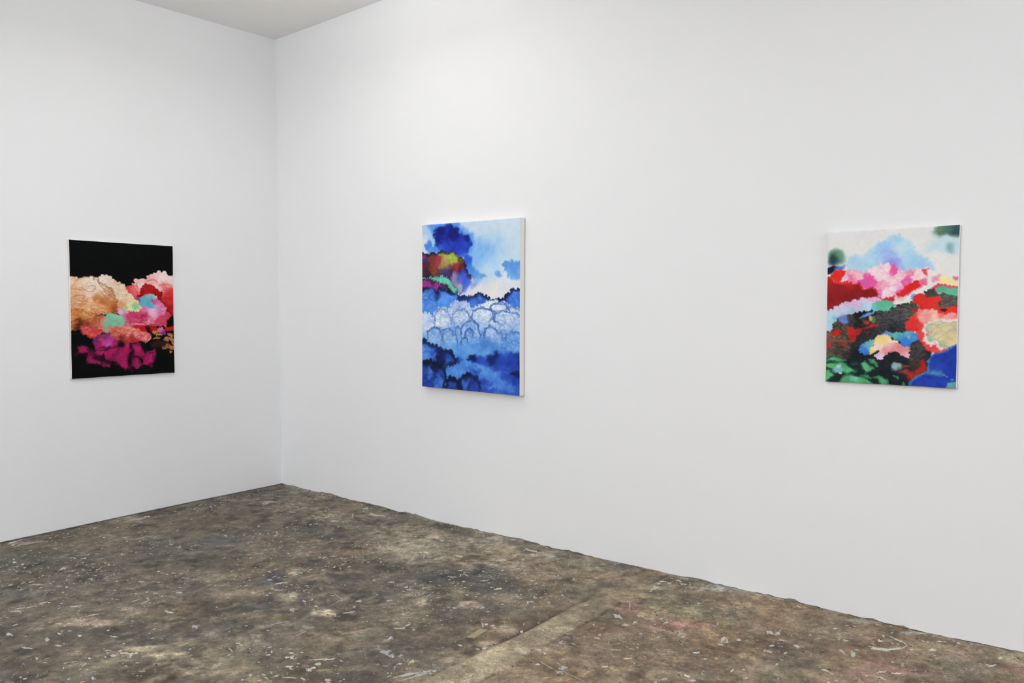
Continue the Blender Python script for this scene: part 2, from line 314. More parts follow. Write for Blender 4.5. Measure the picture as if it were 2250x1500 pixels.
PAINT_SPLATS=[
(4.814,-0.320,0.0425,0.0232,0.0036,-0.0152,(205,202,190)),(4.865,-0.285,0.0283,0.0354,0.0028,-0.0098,(205,202,190)),(4.896,-0.236,0.0090,0.0333,0.0021,-0.0050,(200,196,184)),
(4.858,-0.166,0.0308,-0.0100,0.0015,-0.0120,(205,200,190)),(4.889,-0.185,0.0178,-0.0253,-0.0003,-0.0065,(205,200,190)),(4.799,-0.226,0.0079,0.0064,0.0034,-0.0131,(222,214,200)),
(5.000,-0.188,0.0134,0.0041,0.0017,-0.0106,(222,214,204)),(4.747,-0.451,0.0114,-0.0028,0.0046,-0.0291,(180,186,172)),(4.707,-0.685,0.0256,-0.0049,0.0020,-0.0110,(196,188,176)),
(4.942,-0.528,0.0144,0.0116,0.0021,-0.0088,(215,208,198)),(4.889,-0.550,0.0174,0.0140,0.0023,-0.0088,(200,190,180)),(5.230,-0.211,0.0141,0.0161,0.0026,-0.0143,(205,195,198)),
(4.899,-0.610,0.0240,-0.0053,0.0011,-0.0088,(196,184,174)),(4.699,-0.449,0.0164,-0.0106,0.0015,-0.0143,(190,182,170)),(4.677,-0.324,0.0127,0.0102,0.0025,-0.0082,(200,190,175)),
(5.078,-0.040,0.0063,0.0051,0.0015,-0.0082,(222,214,204)),(5.244,-0.104,0.0060,0.0048,0.0012,-0.0082,(226,214,204)),(3.727,-0.717,0.0293,-0.0110,0.0075,-0.0200,(190,182,176)),
(3.816,-0.645,0.0095,0.0179,0.0095,-0.0142,(186,176,166)),(3.707,-0.564,0.0028,0.0023,0.0283,-0.0476,(205,198,188)),(3.816,-0.789,0.0150,0.0121,0.0045,-0.0075,(200,192,178)),
(3.834,-0.732,0.0067,0.0054,0.0085,-0.0144,(205,198,190)),(3.953,-0.644,0.0084,0.0067,0.0040,-0.0074,(215,200,190)),(4.245,-0.652,0.0054,0.0198,0.0127,-0.0198,(196,188,182)),
(4.272,-0.675,0.0096,-0.0048,0.0030,-0.0139,(200,192,186)),(4.261,-0.721,0.0094,0.0076,0.0037,-0.0081,(205,198,190)),(4.212,-0.864,0.0094,0.0112,0.0040,-0.0074,(205,205,200)),
(4.380,-0.452,0.0220,-0.0050,0.0039,-0.0156,(200,188,174)),(4.412,-0.434,0.0081,0.0065,0.0077,-0.0202,(205,192,178)),(4.305,-0.623,0.0144,0.0001,0.0037,-0.0117,(200,194,184)),
(4.458,-0.500,0.0127,0.0102,0.0029,-0.0078,(190,182,170)),(4.528,-0.525,0.0175,-0.0002,0.0030,-0.0118,(196,188,176)),(4.456,-0.656,0.0164,0.0039,0.0037,-0.0116,(184,178,168)),
(3.924,-1.060,0.0185,0.0149,0.0032,-0.0052,(180,166,150)),(4.286,-1.088,0.0149,0.0013,0.0029,-0.0077,(215,208,196)),(4.321,-1.110,0.0099,0.0080,0.0036,-0.0072,(210,200,190)),
(4.478,-0.959,0.0090,0.0103,0.0028,-0.0059,(205,188,150)),(4.015,-1.098,0.0117,0.0174,0.0040,-0.0058,(205,186,150)),(3.544,-0.438,0.0019,0.0015,0.0036,-0.0058,(200,190,180)),
(3.657,-0.139,0.0135,0.0108,0.0064,-0.0117,(205,196,184)),(3.661,-0.183,0.0115,0.0092,0.0070,-0.0128,(205,196,184)),(3.700,-0.142,0.0096,0.0077,0.0055,-0.0103,(205,196,184)),
(3.717,-0.072,0.0116,0.0093,0.0055,-0.0106,(196,186,170)),(3.678,-0.268,0.0060,0.0354,0.0115,-0.0157,(196,184,170)),(3.764,-0.109,0.0134,0.0107,0.0053,-0.0104,(196,182,165)),
(2.758,-0.129,0.0412,0.0098,0.0127,-0.0181,(190,180,166)),(2.906,-0.151,0.0258,0.0108,0.0101,-0.0146,(196,184,170)),(2.479,-0.494,0.0318,0.0006,0.0075,-0.0095,(205,196,182)),
(2.177,-0.321,0.0137,0.0110,0.0113,-0.0117,(196,186,178)),(3.036,-0.776,0.0113,0.0091,0.0080,-0.0096,(205,198,186)),(3.029,-0.798,0.0094,0.0076,0.0080,-0.0095,(196,190,182)),
(2.729,-0.749,0.0044,-0.0005,0.0168,-0.0233,(196,190,180)),(2.748,-0.725,0.0365,-0.0157,0.0028,-0.0050,(190,184,172)),(2.701,-0.801,0.0242,0.0109,0.0045,-0.0051,(180,174,162)),
(2.889,-0.728,0.0100,0.0186,0.0051,-0.0053,(176,170,160)),(3.042,-1.130,0.0088,0.0071,0.0083,-0.0089,(176,170,180)),(3.144,-1.040,0.0063,0.0132,0.0127,-0.0128,(176,172,170)),
(3.289,-1.206,-0.0000,0.0071,0.0275,-0.0220,(176,172,164)),(3.299,-1.191,0.0084,0.0067,0.0079,-0.0091,(196,190,182)),(3.334,-1.184,0.0083,0.0067,0.0070,-0.0083,(196,190,182)),
(3.481,-1.155,0.0065,0.0053,0.0097,-0.0123,(215,208,205)),(3.397,-1.782,0.0224,0.0489,0.0058,-0.0046,(190,184,176)),(3.425,-1.796,0.0174,0.0572,0.0045,-0.0033,(182,176,168)),
(3.431,-1.738,0.0112,0.0296,0.0048,-0.0038,(186,180,172)),(3.369,-1.445,0.0078,0.0063,0.0065,-0.0071,(190,182,178)),(3.466,-1.403,0.0078,0.0063,0.0056,-0.0064,(215,208,196)),
(3.505,-1.570,0.0045,0.0036,0.0044,-0.0048,(220,214,205)),(3.592,-1.466,0.0045,0.0036,0.0045,-0.0054,(215,206,190)),(3.852,-1.335,0.0198,0.0076,0.0089,-0.0144,(182,178,176)),
(3.861,-1.387,0.0116,0.0093,0.0082,-0.0114,(172,174,176)),(3.780,-1.365,0.0557,-0.0152,0.0013,-0.0032,(176,166,152)),(3.941,-1.381,0.0581,-0.0093,0.0012,-0.0028,(176,166,152)),
(3.664,-1.268,0.0077,0.0062,0.0057,-0.0075,(205,200,192)),(3.707,-1.276,0.0046,0.0037,0.0069,-0.0092,(215,208,200)),(3.697,-1.144,0.0063,0.0051,0.0142,-0.0198,(176,166,160)),
(3.982,-1.225,0.0118,0.0095,0.0046,-0.0072,(200,190,178)),(2.319,-2.397,0.0113,0.0143,0.0080,-0.0036,(210,200,182)),(2.337,-2.412,0.0107,-0.0001,0.0250,-0.0199,(205,195,176)),
(2.276,-2.420,0.0068,0.0086,0.0076,-0.0033,(205,196,178)),(2.276,-2.455,0.0122,0.0098,0.0138,-0.0064,(190,184,176)),(1.671,-2.649,0.0065,0.0126,0.0200,-0.0061,(186,186,186)),
(1.377,-2.452,0.0048,0.0269,0.0083,-0.0026,(176,172,158)),(1.361,-2.384,0.0059,0.0189,0.0084,-0.0028,(176,172,158)),(1.384,-2.516,0.0175,0.0141,0.0092,-0.0033,(178,178,164)),
(1.358,-2.491,0.0098,0.0210,0.0069,-0.0022,(180,178,164)),(1.546,-2.308,0.0145,0.0200,0.0105,-0.0041,(180,178,164)),(1.058,-2.290,0.0066,0.0155,0.0072,-0.0024,(180,172,158)),
(1.031,-2.303,0.0098,0.0233,0.0064,-0.0022,(180,172,158)),(1.729,-2.300,0.0079,0.0220,0.0075,-0.0028,(190,172,160)),(1.784,-2.164,0.0110,0.0305,0.0088,-0.0037,(176,158,148)),
(1.699,-2.072,-0.0047,0.0246,0.0066,-0.0024,(190,176,160)),(1.990,-2.052,0.0216,0.0068,0.0158,-0.0097,(186,180,182)),(1.765,-1.875,0.0112,0.0090,0.0141,-0.0078,(190,184,190)),
(2.255,-2.065,0.0133,0.0107,0.0201,-0.0115,(170,164,166)),(1.899,-2.657,0.0156,0.0126,0.0083,-0.0031,(190,186,174)),(1.983,-2.559,0.0182,0.0077,0.0078,-0.0035,(186,178,160)),
(1.875,-2.564,-0.0020,0.0116,0.0223,-0.0061,(176,170,160)),(1.940,-2.453,0.0126,0.0044,0.0149,-0.0074,(190,184,170)),(2.072,-2.360,0.0097,0.0078,0.0082,-0.0038,(196,190,184)),
(2.428,-2.608,0.0072,0.0058,0.0165,-0.0073,(170,172,180)),(1.175,-2.233,0.0125,0.0179,0.0153,-0.0058,(150,140,126)),(0.047,-2.054,-0.0013,0.0368,0.0125,-0.0038,(205,205,200)),
(0.122,-2.083,0.0090,0.0072,0.0130,-0.0046,(214,210,196)),(0.159,-2.015,0.0089,0.0651,0.0221,-0.0072,(160,154,142)),(0.146,-1.306,0.0272,0.0579,0.0196,-0.0091,(176,170,160)),
(0.136,-1.219,0.0100,0.0214,0.0149,-0.0072,(186,180,172)),(0.133,-1.587,0.0097,0.0077,0.0105,-0.0046,(214,212,205)),(2.055,-1.463,0.0085,0.0339,0.0103,-0.0062,(186,190,196)),
(0.450,-0.435,0.0063,0.0436,0.0202,-0.0127,(178,168,156)),(0.486,-0.479,-0.0027,0.0330,0.0150,-0.0090,(170,160,150)),(2.137,-1.532,0.0263,0.0211,0.0059,-0.0041,(170,172,176)),
(2.577,-1.550,0.0133,0.0174,0.0148,-0.0110,(225,210,180)),(2.624,-1.565,0.0256,0.0127,0.0109,-0.0092,(215,198,165)),(2.606,-1.595,0.0138,0.0111,0.0094,-0.0074,(205,190,160)),
(2.675,-1.502,0.0151,0.0270,0.0044,-0.0033,(196,188,172)),(2.432,-1.659,0.0168,0.0004,0.0165,-0.0156,(176,172,166)),(2.378,-1.543,0.0072,0.0058,0.0085,-0.0063,(225,220,210)),
(2.595,-1.369,0.0127,0.0102,0.0099,-0.0084,(186,182,180)),(2.713,-1.266,0.0109,0.0087,0.0086,-0.0079,(182,178,184)),(2.462,-1.392,0.0501,-0.0100,0.0036,-0.0044,(170,162,152)),
(2.516,-1.416,-0.0005,0.0393,0.0054,-0.0034,(170,162,152)),(2.631,-1.073,0.0095,0.0076,0.0072,-0.0068,(215,208,200)),(2.512,-1.068,0.0135,0.0109,0.0054,-0.0050,(205,200,190)),
(2.673,-1.093,0.0113,0.0091,0.0060,-0.0058,(205,198,190)),(3.157,-1.700,0.0257,0.0134,0.0133,-0.0129,(164,160,156)),(3.207,-1.707,0.0137,0.0110,0.0101,-0.0093,(164,160,156)),
(3.238,-1.683,-0.0021,0.0159,0.0109,-0.0063,(160,160,160)),(3.067,-1.586,0.0011,0.0120,0.0122,-0.0083,(196,194,194)),(2.890,-1.985,0.0009,0.0146,0.0162,-0.0086,(190,182,176)),
(2.993,-1.926,0.0180,0.0240,0.0053,-0.0037,(196,188,178)),(3.030,-1.895,0.0104,0.0203,0.0049,-0.0034,(196,188,178)),(3.044,-2.012,0.0088,0.0071,0.0138,-0.0104,(190,186,182)),
(3.095,-1.977,0.0270,0.0300,0.0070,-0.0051,(150,140,112)),(3.045,-2.102,0.0249,0.0125,0.0045,-0.0036,(180,172,160)),(3.179,-2.024,0.0114,0.0092,0.0096,-0.0075,(184,176,160)),
(3.318,-1.693,-0.0024,0.0208,0.0105,-0.0062,(196,190,140)),(3.294,-1.740,0.0074,0.0060,0.0064,-0.0060,(190,190,196)),(3.307,-1.779,0.0057,-0.0009,0.0099,-0.0155,(160,166,176)),
(2.518,-1.811,0.0079,0.0338,0.0045,-0.0026,(160,160,164)),(2.708,-1.809,-0.0043,0.0402,0.0046,-0.0024,(170,162,150)),(2.896,-1.618,0.0167,0.0445,0.0043,-0.0031,(166,158,146)),
(3.020,-1.478,0.0198,0.0159,0.0063,-0.0059,(180,170,150)),(1.344,-0.171,0.0256,0.0205,0.0233,-0.0205,(190,180,162)),(1.259,-0.288,0.0036,0.0029,0.0585,-0.0490,(190,182,168)),
(1.179,-0.101,0.0158,0.0126,0.0145,-0.0125,(205,196,182)),(1.402,-0.157,0.0306,0.0245,0.0115,-0.0103,(190,180,160))]

FLOOR_TINT = np.array((1.01, 1.0, .94))               # even warm correction of all floor colours
RT = np.array([.777, .629]); FW = np.array([-.629, .777])
TX0, TX1 = 3.485, 3.655                        # filled trench running to the right wall

def trench_edges(y):
    e0 = TX0 + (fbm(y, y*0, 6, 4, 31)-.5)*.024
    e1 = TX1 - .035*sstep(-1.0, -.1, y) + (fbm(y, y*0+5, 5, 4, 37)-.5)*.04
    return e0, e1

def floor_colour(X, Y):
    n1 = fbm(X, Y, 1.3, 4, 1); n2 = fbm(X, Y, 5.0, 5, 11); n3 = fbm(X, Y, 16, 4, 21, .65)
    right = sstep(2.6, 3.9, X + .35*(n1-.5))
    base = (1-right)[..., None]*np.array((106, 98, 87.)) + right[..., None]*np.array((130, 114, 96.))
    wx = (fbm(X, Y, 7, 5, 41, .62)-.5)*.26; wy = (fbm(X, Y, 7, 5, 47, .62)-.5)*.26
    for (px, py, a, b, c, op) in FLOOR_PATCHES:
        dx = X-px; dy = Y-py
        near = np.abs(dx)+np.abs(dy) < 3.2*(a+b)+.15
        if not near.any(): continue
        sc = min(1.0, (a+b)*2.2)
        dxx = dx[near]+wx[near]*sc; dyy = dy[near]+wy[near]*sc
        uu = (dxx*RT[0]+dyy*RT[1])/a; vv = (dxx*FW[0]+dyy*FW[1])/b
        d = np.sqrt(uu*uu+vv*vv)
        al = op*sstep(1.45, .55, d)*(.72+.28*sstep(.3, .6, n3[near]))
        c = np.array(c, float); lu = c.mean(); c = lu + (c-lu)*(.78 if max(c)-min(c) < 45 else .62)
        if px > 3.2: c = c*1.05
        base[near] = base[near]*(1-al[:, None]) + c*al[:, None]
    # mottling at several scales
    k = 1 + .34*(n2-.5) + .62*(n3-.5)
    dark = sstep(.56, .74, fbm(X, Y, 9, 5, 61, .6))*(1-.55*right)
    pale = sstep(.60, .78, fbm(X, Y, 12, 5, 67, .65))
    base = base*k[..., None]
    base = base*(1-.30*dark[..., None])
    base = base*(1-.34*pale[..., None]) + np.array((176, 163, 140.))*(.34*pale[..., None])
    chip = sstep(.53, .57, fbm(X, Y, 22, 4, 131, .7))*sstep(.45, .6, fbm(X, Y, 3, 3, 137))
    base = base*(1-.16*chip[..., None])
    chip2 = sstep(.585, .615, fbm(X, Y, 26, 4, 141, .7))*sstep(.42, .58, fbm(X, Y, 2.6, 3, 147))
    base = base*(1+.20*chip2[..., None])
    tint = fbm(X, Y, 3.5, 3, 81)-.5
    base = base + tint[..., None]*np.array((10, 0, -10.))
    # trench
    e0, e1 = trench_edges(Y)
    ins = sstep(e0-.006, e0+.006, X)*sstep(e1+.010, e1-.010, X)*(.42+.50*sstep(-.30, -.9, Y))*(.78+.22*sstep(.40, .55, n3))
    tcol = (np.array((158, 147, 126.)) + (n2[..., None]-.5)*np.array((80, 76, 68.)) + (n3[..., None]-.5)*np.array((50, 48, 44.)))
    tcol = tcol + sstep(-.95, -.35, Y)[..., None]*np.array((-14, -16, -18.))
    base = base*(1-ins[..., None]) + tcol*ins[..., None]
    cr = np.exp(-((X-e0)/.012)**2)*sstep(.30, .52, fbm(X, Y, 4, 3, 91)) + .75*np.exp(-((X-e1)/.010)**2)*sstep(.46, .60, fbm(X, Y, 4, 3, 95))
    cr = np.clip(cr, 0, 1)*(Y < -.02)
    base = base*(1-.72*cr[..., None]) + np.array((62, 54, 46.))*(.72*cr[..., None])
    # plaster dust swept along the right wall, darker line along the left one
    du = np.exp(Y/.018)*sstep(.40, .62, fbm(X, Y*0, 6, 4, 101))
    base = base*(1-.6*du[..., None]) + np.array((190, 184, 172.))*(.6*du[..., None])
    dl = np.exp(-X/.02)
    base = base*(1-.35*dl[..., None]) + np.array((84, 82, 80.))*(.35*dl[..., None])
    return np.clip(base, 20, 235), cr, ins

GX0, GX1, GY0, GY1 = -.009, 6.8, -4.6, .009
step = .0088
nx = int((GX1-GX0)/step)+1; ny = int((GY1-GY0)/step)+1
gx = np.linspace(GX0, GX1, nx); gy = np.linspace(GY0, GY1, ny)
XX, YY = np.meshgrid(gx, gy)
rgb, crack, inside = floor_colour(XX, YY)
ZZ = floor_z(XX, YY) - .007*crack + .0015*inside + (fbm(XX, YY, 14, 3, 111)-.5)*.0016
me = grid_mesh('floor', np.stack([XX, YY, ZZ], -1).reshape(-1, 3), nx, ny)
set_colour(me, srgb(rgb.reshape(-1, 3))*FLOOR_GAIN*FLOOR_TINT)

def floor_material():
    m, nt, b = new_mat('worn_paint_spattered_concrete', 0.62)
    at = nt.nodes.new('ShaderNodeAttribute'); at.attribute_name = 'paint'
    def times(src, fac):
        mx = nt.nodes.new('ShaderNodeMix'); mx.data_type = 'RGBA'; mx.blend_type = 'MULTIPLY'; mx.inputs['Factor'].default_value = 1
        nt.links.new(src, mx.inputs['A']); nt.links.new(fac, mx.inputs['B'])
        return mx.outputs['Result']
    mid = noise_node(nt, 24, 8, 0.68); mid.inputs['Distortion'].default_value = 0.6
    mr = ramp(nt, mid.outputs['Fac'], [(0.30, 0.60), (0.46, 0.92), (0.53, 1.06), (0.68, 1.42)])
    fine = noise_node(nt, 75, 6, 0.72)
    fr = ramp(nt, fine.outputs['Fac'], [(0.30, 0.55), (0.47, 0.93), (0.55, 1.06), (0.70, 1.60)])
    grit = noise_node(nt, 230, 3, 0.6)
    gr = ramp(nt, grit.outputs['Fac'], [(0.30, 0.62), (0.5, 1.0), (0.70, 1.45)])
    res = times(times(times(at.outputs['Color'], mr.outputs['Color']), fr.outputs['Color']), gr.outputs['Color'])
    nt.links.new(res, b.inputs['Base Color'])
    rr = ramp(nt, fine.outputs['Fac'], [(0.3, 0.5), (0.7, 0.8)])
    nt.links.new(rr.outputs['Color'], b.inputs['Roughness'])
    bump(nt, b, fine.outputs['Fac'], 0.5, 0.003)
    return m
floor_mat = floor_material()
floor = struct(link('floor', me, floor_mat))

# the rest of the slab, behind and beside the camera, in the same concrete
def plain_slab(name, x0, x1, y0, y1):
    n = 60
    a, b_ = np.meshgrid(np.linspace(x0, x1, n), np.linspace(y0, y1, n))
    m_ = grid_mesh(name, np.stack([a, b_, floor_z(a, b_)], -1).reshape(-1, 3), n, n)
    c_, _, _ = floor_colour(a, b_)
    set_colour(m_, srgb(c_.reshape(-1, 3))*FLOOR_GAIN*FLOOR_TINT)
    return link(name, m_, floor_mat, floor)
plain_slab('floor_slab', 6.8, X1, -4.6, 0.0)
plain_slab('floor_slab', -.009, X1, Y1, -4.6)

# paint flecks, chips and scrapes lying on the concrete
def fleck_mesh(name, flecks):
    """flecks: (x, y, ax, ay, bx, by, rgb, seed) -> low irregular blobs"""
    V = []; F = []; K = []
    for (x, y, ax, ay, bx, by, c, sd) in flecks:
        rs = np.random.RandomState(sd)
        n = 9 if max(abs(ax), abs(ay), abs(bx), abs(by)) > .012 else 6
        t = np.linspace(0, 2*np.pi, n, endpoint=False) + rs.rand()*.6
        r = .62 + .6*rs.rand(n)
        px = x + r*(np.cos(t)*ax + np.sin(t)*bx); py = y + r*(np.cos(t)*ay + np.sin(t)*by)
        py = np.minimum(py, -.001); px = np.maximum(px, .001)
        z0 = floor_z(px, py)
        i0 = len(V)
        V.extend(zip(px, py, z0 + .0010)); V.append((x, min(y, -.001), float(floor_z(np.array([x]), np.array([y]))[0]) + .0028))
        V.extend(zip(px, py, z0 - .004))
        for k in range(n):
            k2 = (k+1) % n
            F.append((i0+k, i0+k2, i0+n)); F.append((i0+n+1+k, i0+n+1+k2, i0+k2, i0+k))
        K.extend([c]*(2*n+1))
    me = bpy.data.meshes.new(name); me.from_pydata(V, [], F); me.update()
    set_colour(me, srgb(np.array(K, float))*FLOOR_GAIN)
    return me

def fleck_material():
    m, nt, b = new_mat('dried_paint_flecks', 0.6)
    at = nt.nodes.new('ShaderNodeAttribute'); at.attribute_name = 'paint'
    fine = noise_node(nt, 120, 4, 0.7)
    fr = ramp(nt, fine.outputs['Fac'], [(0.3, 0.7), (0.55, 1.05), (0.7, 1.15)])
    mul = nt.nodes.new('ShaderNodeMix'); mul.data_type = 'RGBA'; mul.blend_type = 'MULTIPLY'; mul.inputs['Factor'].default_value = 1
    nt.links.new(at.outputs['Color'], mul.inputs['A']); nt.links.new(fr.outputs['Color'], mul.inputs['B'])
    nt.links.new(mul.outputs['Result'], b.inputs['Base Color'])
    return m
fleck_mat = fleck_material()

rs = np.random.RandomState(5)
N = 34000
fx = rs.rand(N)*6.7 + .01; fy = -rs.rand(N)*4.5 - .003
dens = sstep(.36, .66, fbm(fx, fy, 4, 4, 121, .6))*(1 - .45*sstep(2.7, 3.6, fx)) + .08
dens *= 1 - .75*sstep(.0, .2, np.where((fx > TX0) & (fx < TX1), 1, 0))
keep = rs.rand(N) < dens
fx, fy = fx[keep], fy[keep]
pal = [(206, 198, 184), (190, 180, 164), (172, 162, 146), (214, 208, 198), (160, 150, 136), (184, 178, 174), (196, 182, 158), (150, 144, 138), (178, 160, 150)]
fl = []
for i, (x, y) in enumerate(zip(fx, fy)):
    s = .0020 + .0075*rs.rand()**2.8 + (.012*rs.rand() if rs.rand() < .02 else 0)
    el = 1 + 2.2*rs.rand()**2 + (7*rs.rand() if rs.rand() < .07 else 0)
    th = rs.rand()*math.pi
    ca, sa = math.cos(th), math.sin(th)
    c = pal[min(int(rs.rand()**1.2*9), 8)] if x > 0 else pal[0]
    q = (.60 + .42*rs.rand()) if s < .006 else (.78 + .24*rs.rand())
    thin = 1/math.sqrt(el)
    fl.append((x, y, ca*s*math.sqrt(el), sa*s*math.sqrt(el), -sa*s*thin, ca*s*thin, tuple(v*q for v in c), i))
fk = link('paint_fleck', fleck_mesh('paint_fleck', fl), fleck_mat, floor); fk['kind'] = 'stuff'

for i, (x, y, ax, ay, bx, by, c) in enumerate(PAINT_SPLATS):
    # a splat is a ragged main blob with a few crumbs along it
    r2 = np.random.RandomState(900+i)
    parts = [(x, y, ax*.9, ay*.9, bx*.8, by*.8, c, 7000+i)]
    for k in range(5):
        t, u_ = r2.rand()*2.2-1.1, r2.rand()*2.4-1.2
        s = .18+.3*r2.rand()
        parts.append((x+t*ax+u_*bx, y+t*ay+u_*by, ax*s, ay*s, bx*s*1.1, by*s*1.1, tuple(v*(.86+.16*r2.rand()) for v in c), 8000+i*7+k))
    link('paint_splat', fleck_mesh('paint_splat', parts), fleck_mat, floor)

# dark grit
rs = np.random.RandomState(8)
fl = []
for i in range(2400):
    x = rs.rand()*6.7+.01; y = -rs.rand()*4.5-.003; s = .0015+.004*rs.rand()**3; th = rs.rand()*3
    ca, sa = math.cos(th), math.sin(th); c = (58+20*rs.rand(),)*3
    fl.append((x, y, ca*s*1.3, sa*s*1.3, -sa*s, ca*s, (c[0], c[0]*.92, c[0]*.84), 20000+i))
for i in range(120):                                   # crumbs of plaster along the foot of the right wall
    x = rs.rand()*5.6+.02; y = -rs.rand()**2*.03-.002; s = .002+.004*rs.rand()**2; v = 120+90*rs.rand()
    fl.append((x, y, s*1.6, 0, 0, s, (v, v*.97, v*.91), 30000+i))
g = link('floor_grit', fleck_mesh('floor_grit', fl), fleck_mat, floor); g['kind'] = 'stuff'

# flat tan scrap stuck to the concrete beside the trench
bm = bmesh.new()
pts = [(3.329, -1.362), (3.3177, -1.252), (3.354, -1.243), (3.365, -1.347)]
top = [bm.verts.new((x, y, .0035)) for x, y in pts]; bot = [bm.verts.new((x, y, -.002)) for x, y in pts]
bm.faces.new(top)
for k in range(4): bm.faces.new((top[k], bot[k], bot[(k+1) % 4], top[(k+1) % 4]))
bmesh.ops.recalc_face_normals(bm, faces=list(bm.faces))
me = bpy.data.meshes.new('tan_scrap'); bm.to_mesh(me); bm.free()
link('tan_scrap', me, flat('tan_scrap', tuple(int(v*math.sqrt(FLOOR_GAIN)) for v in (160, 148, 118)), var=.2, scale=70), floor)

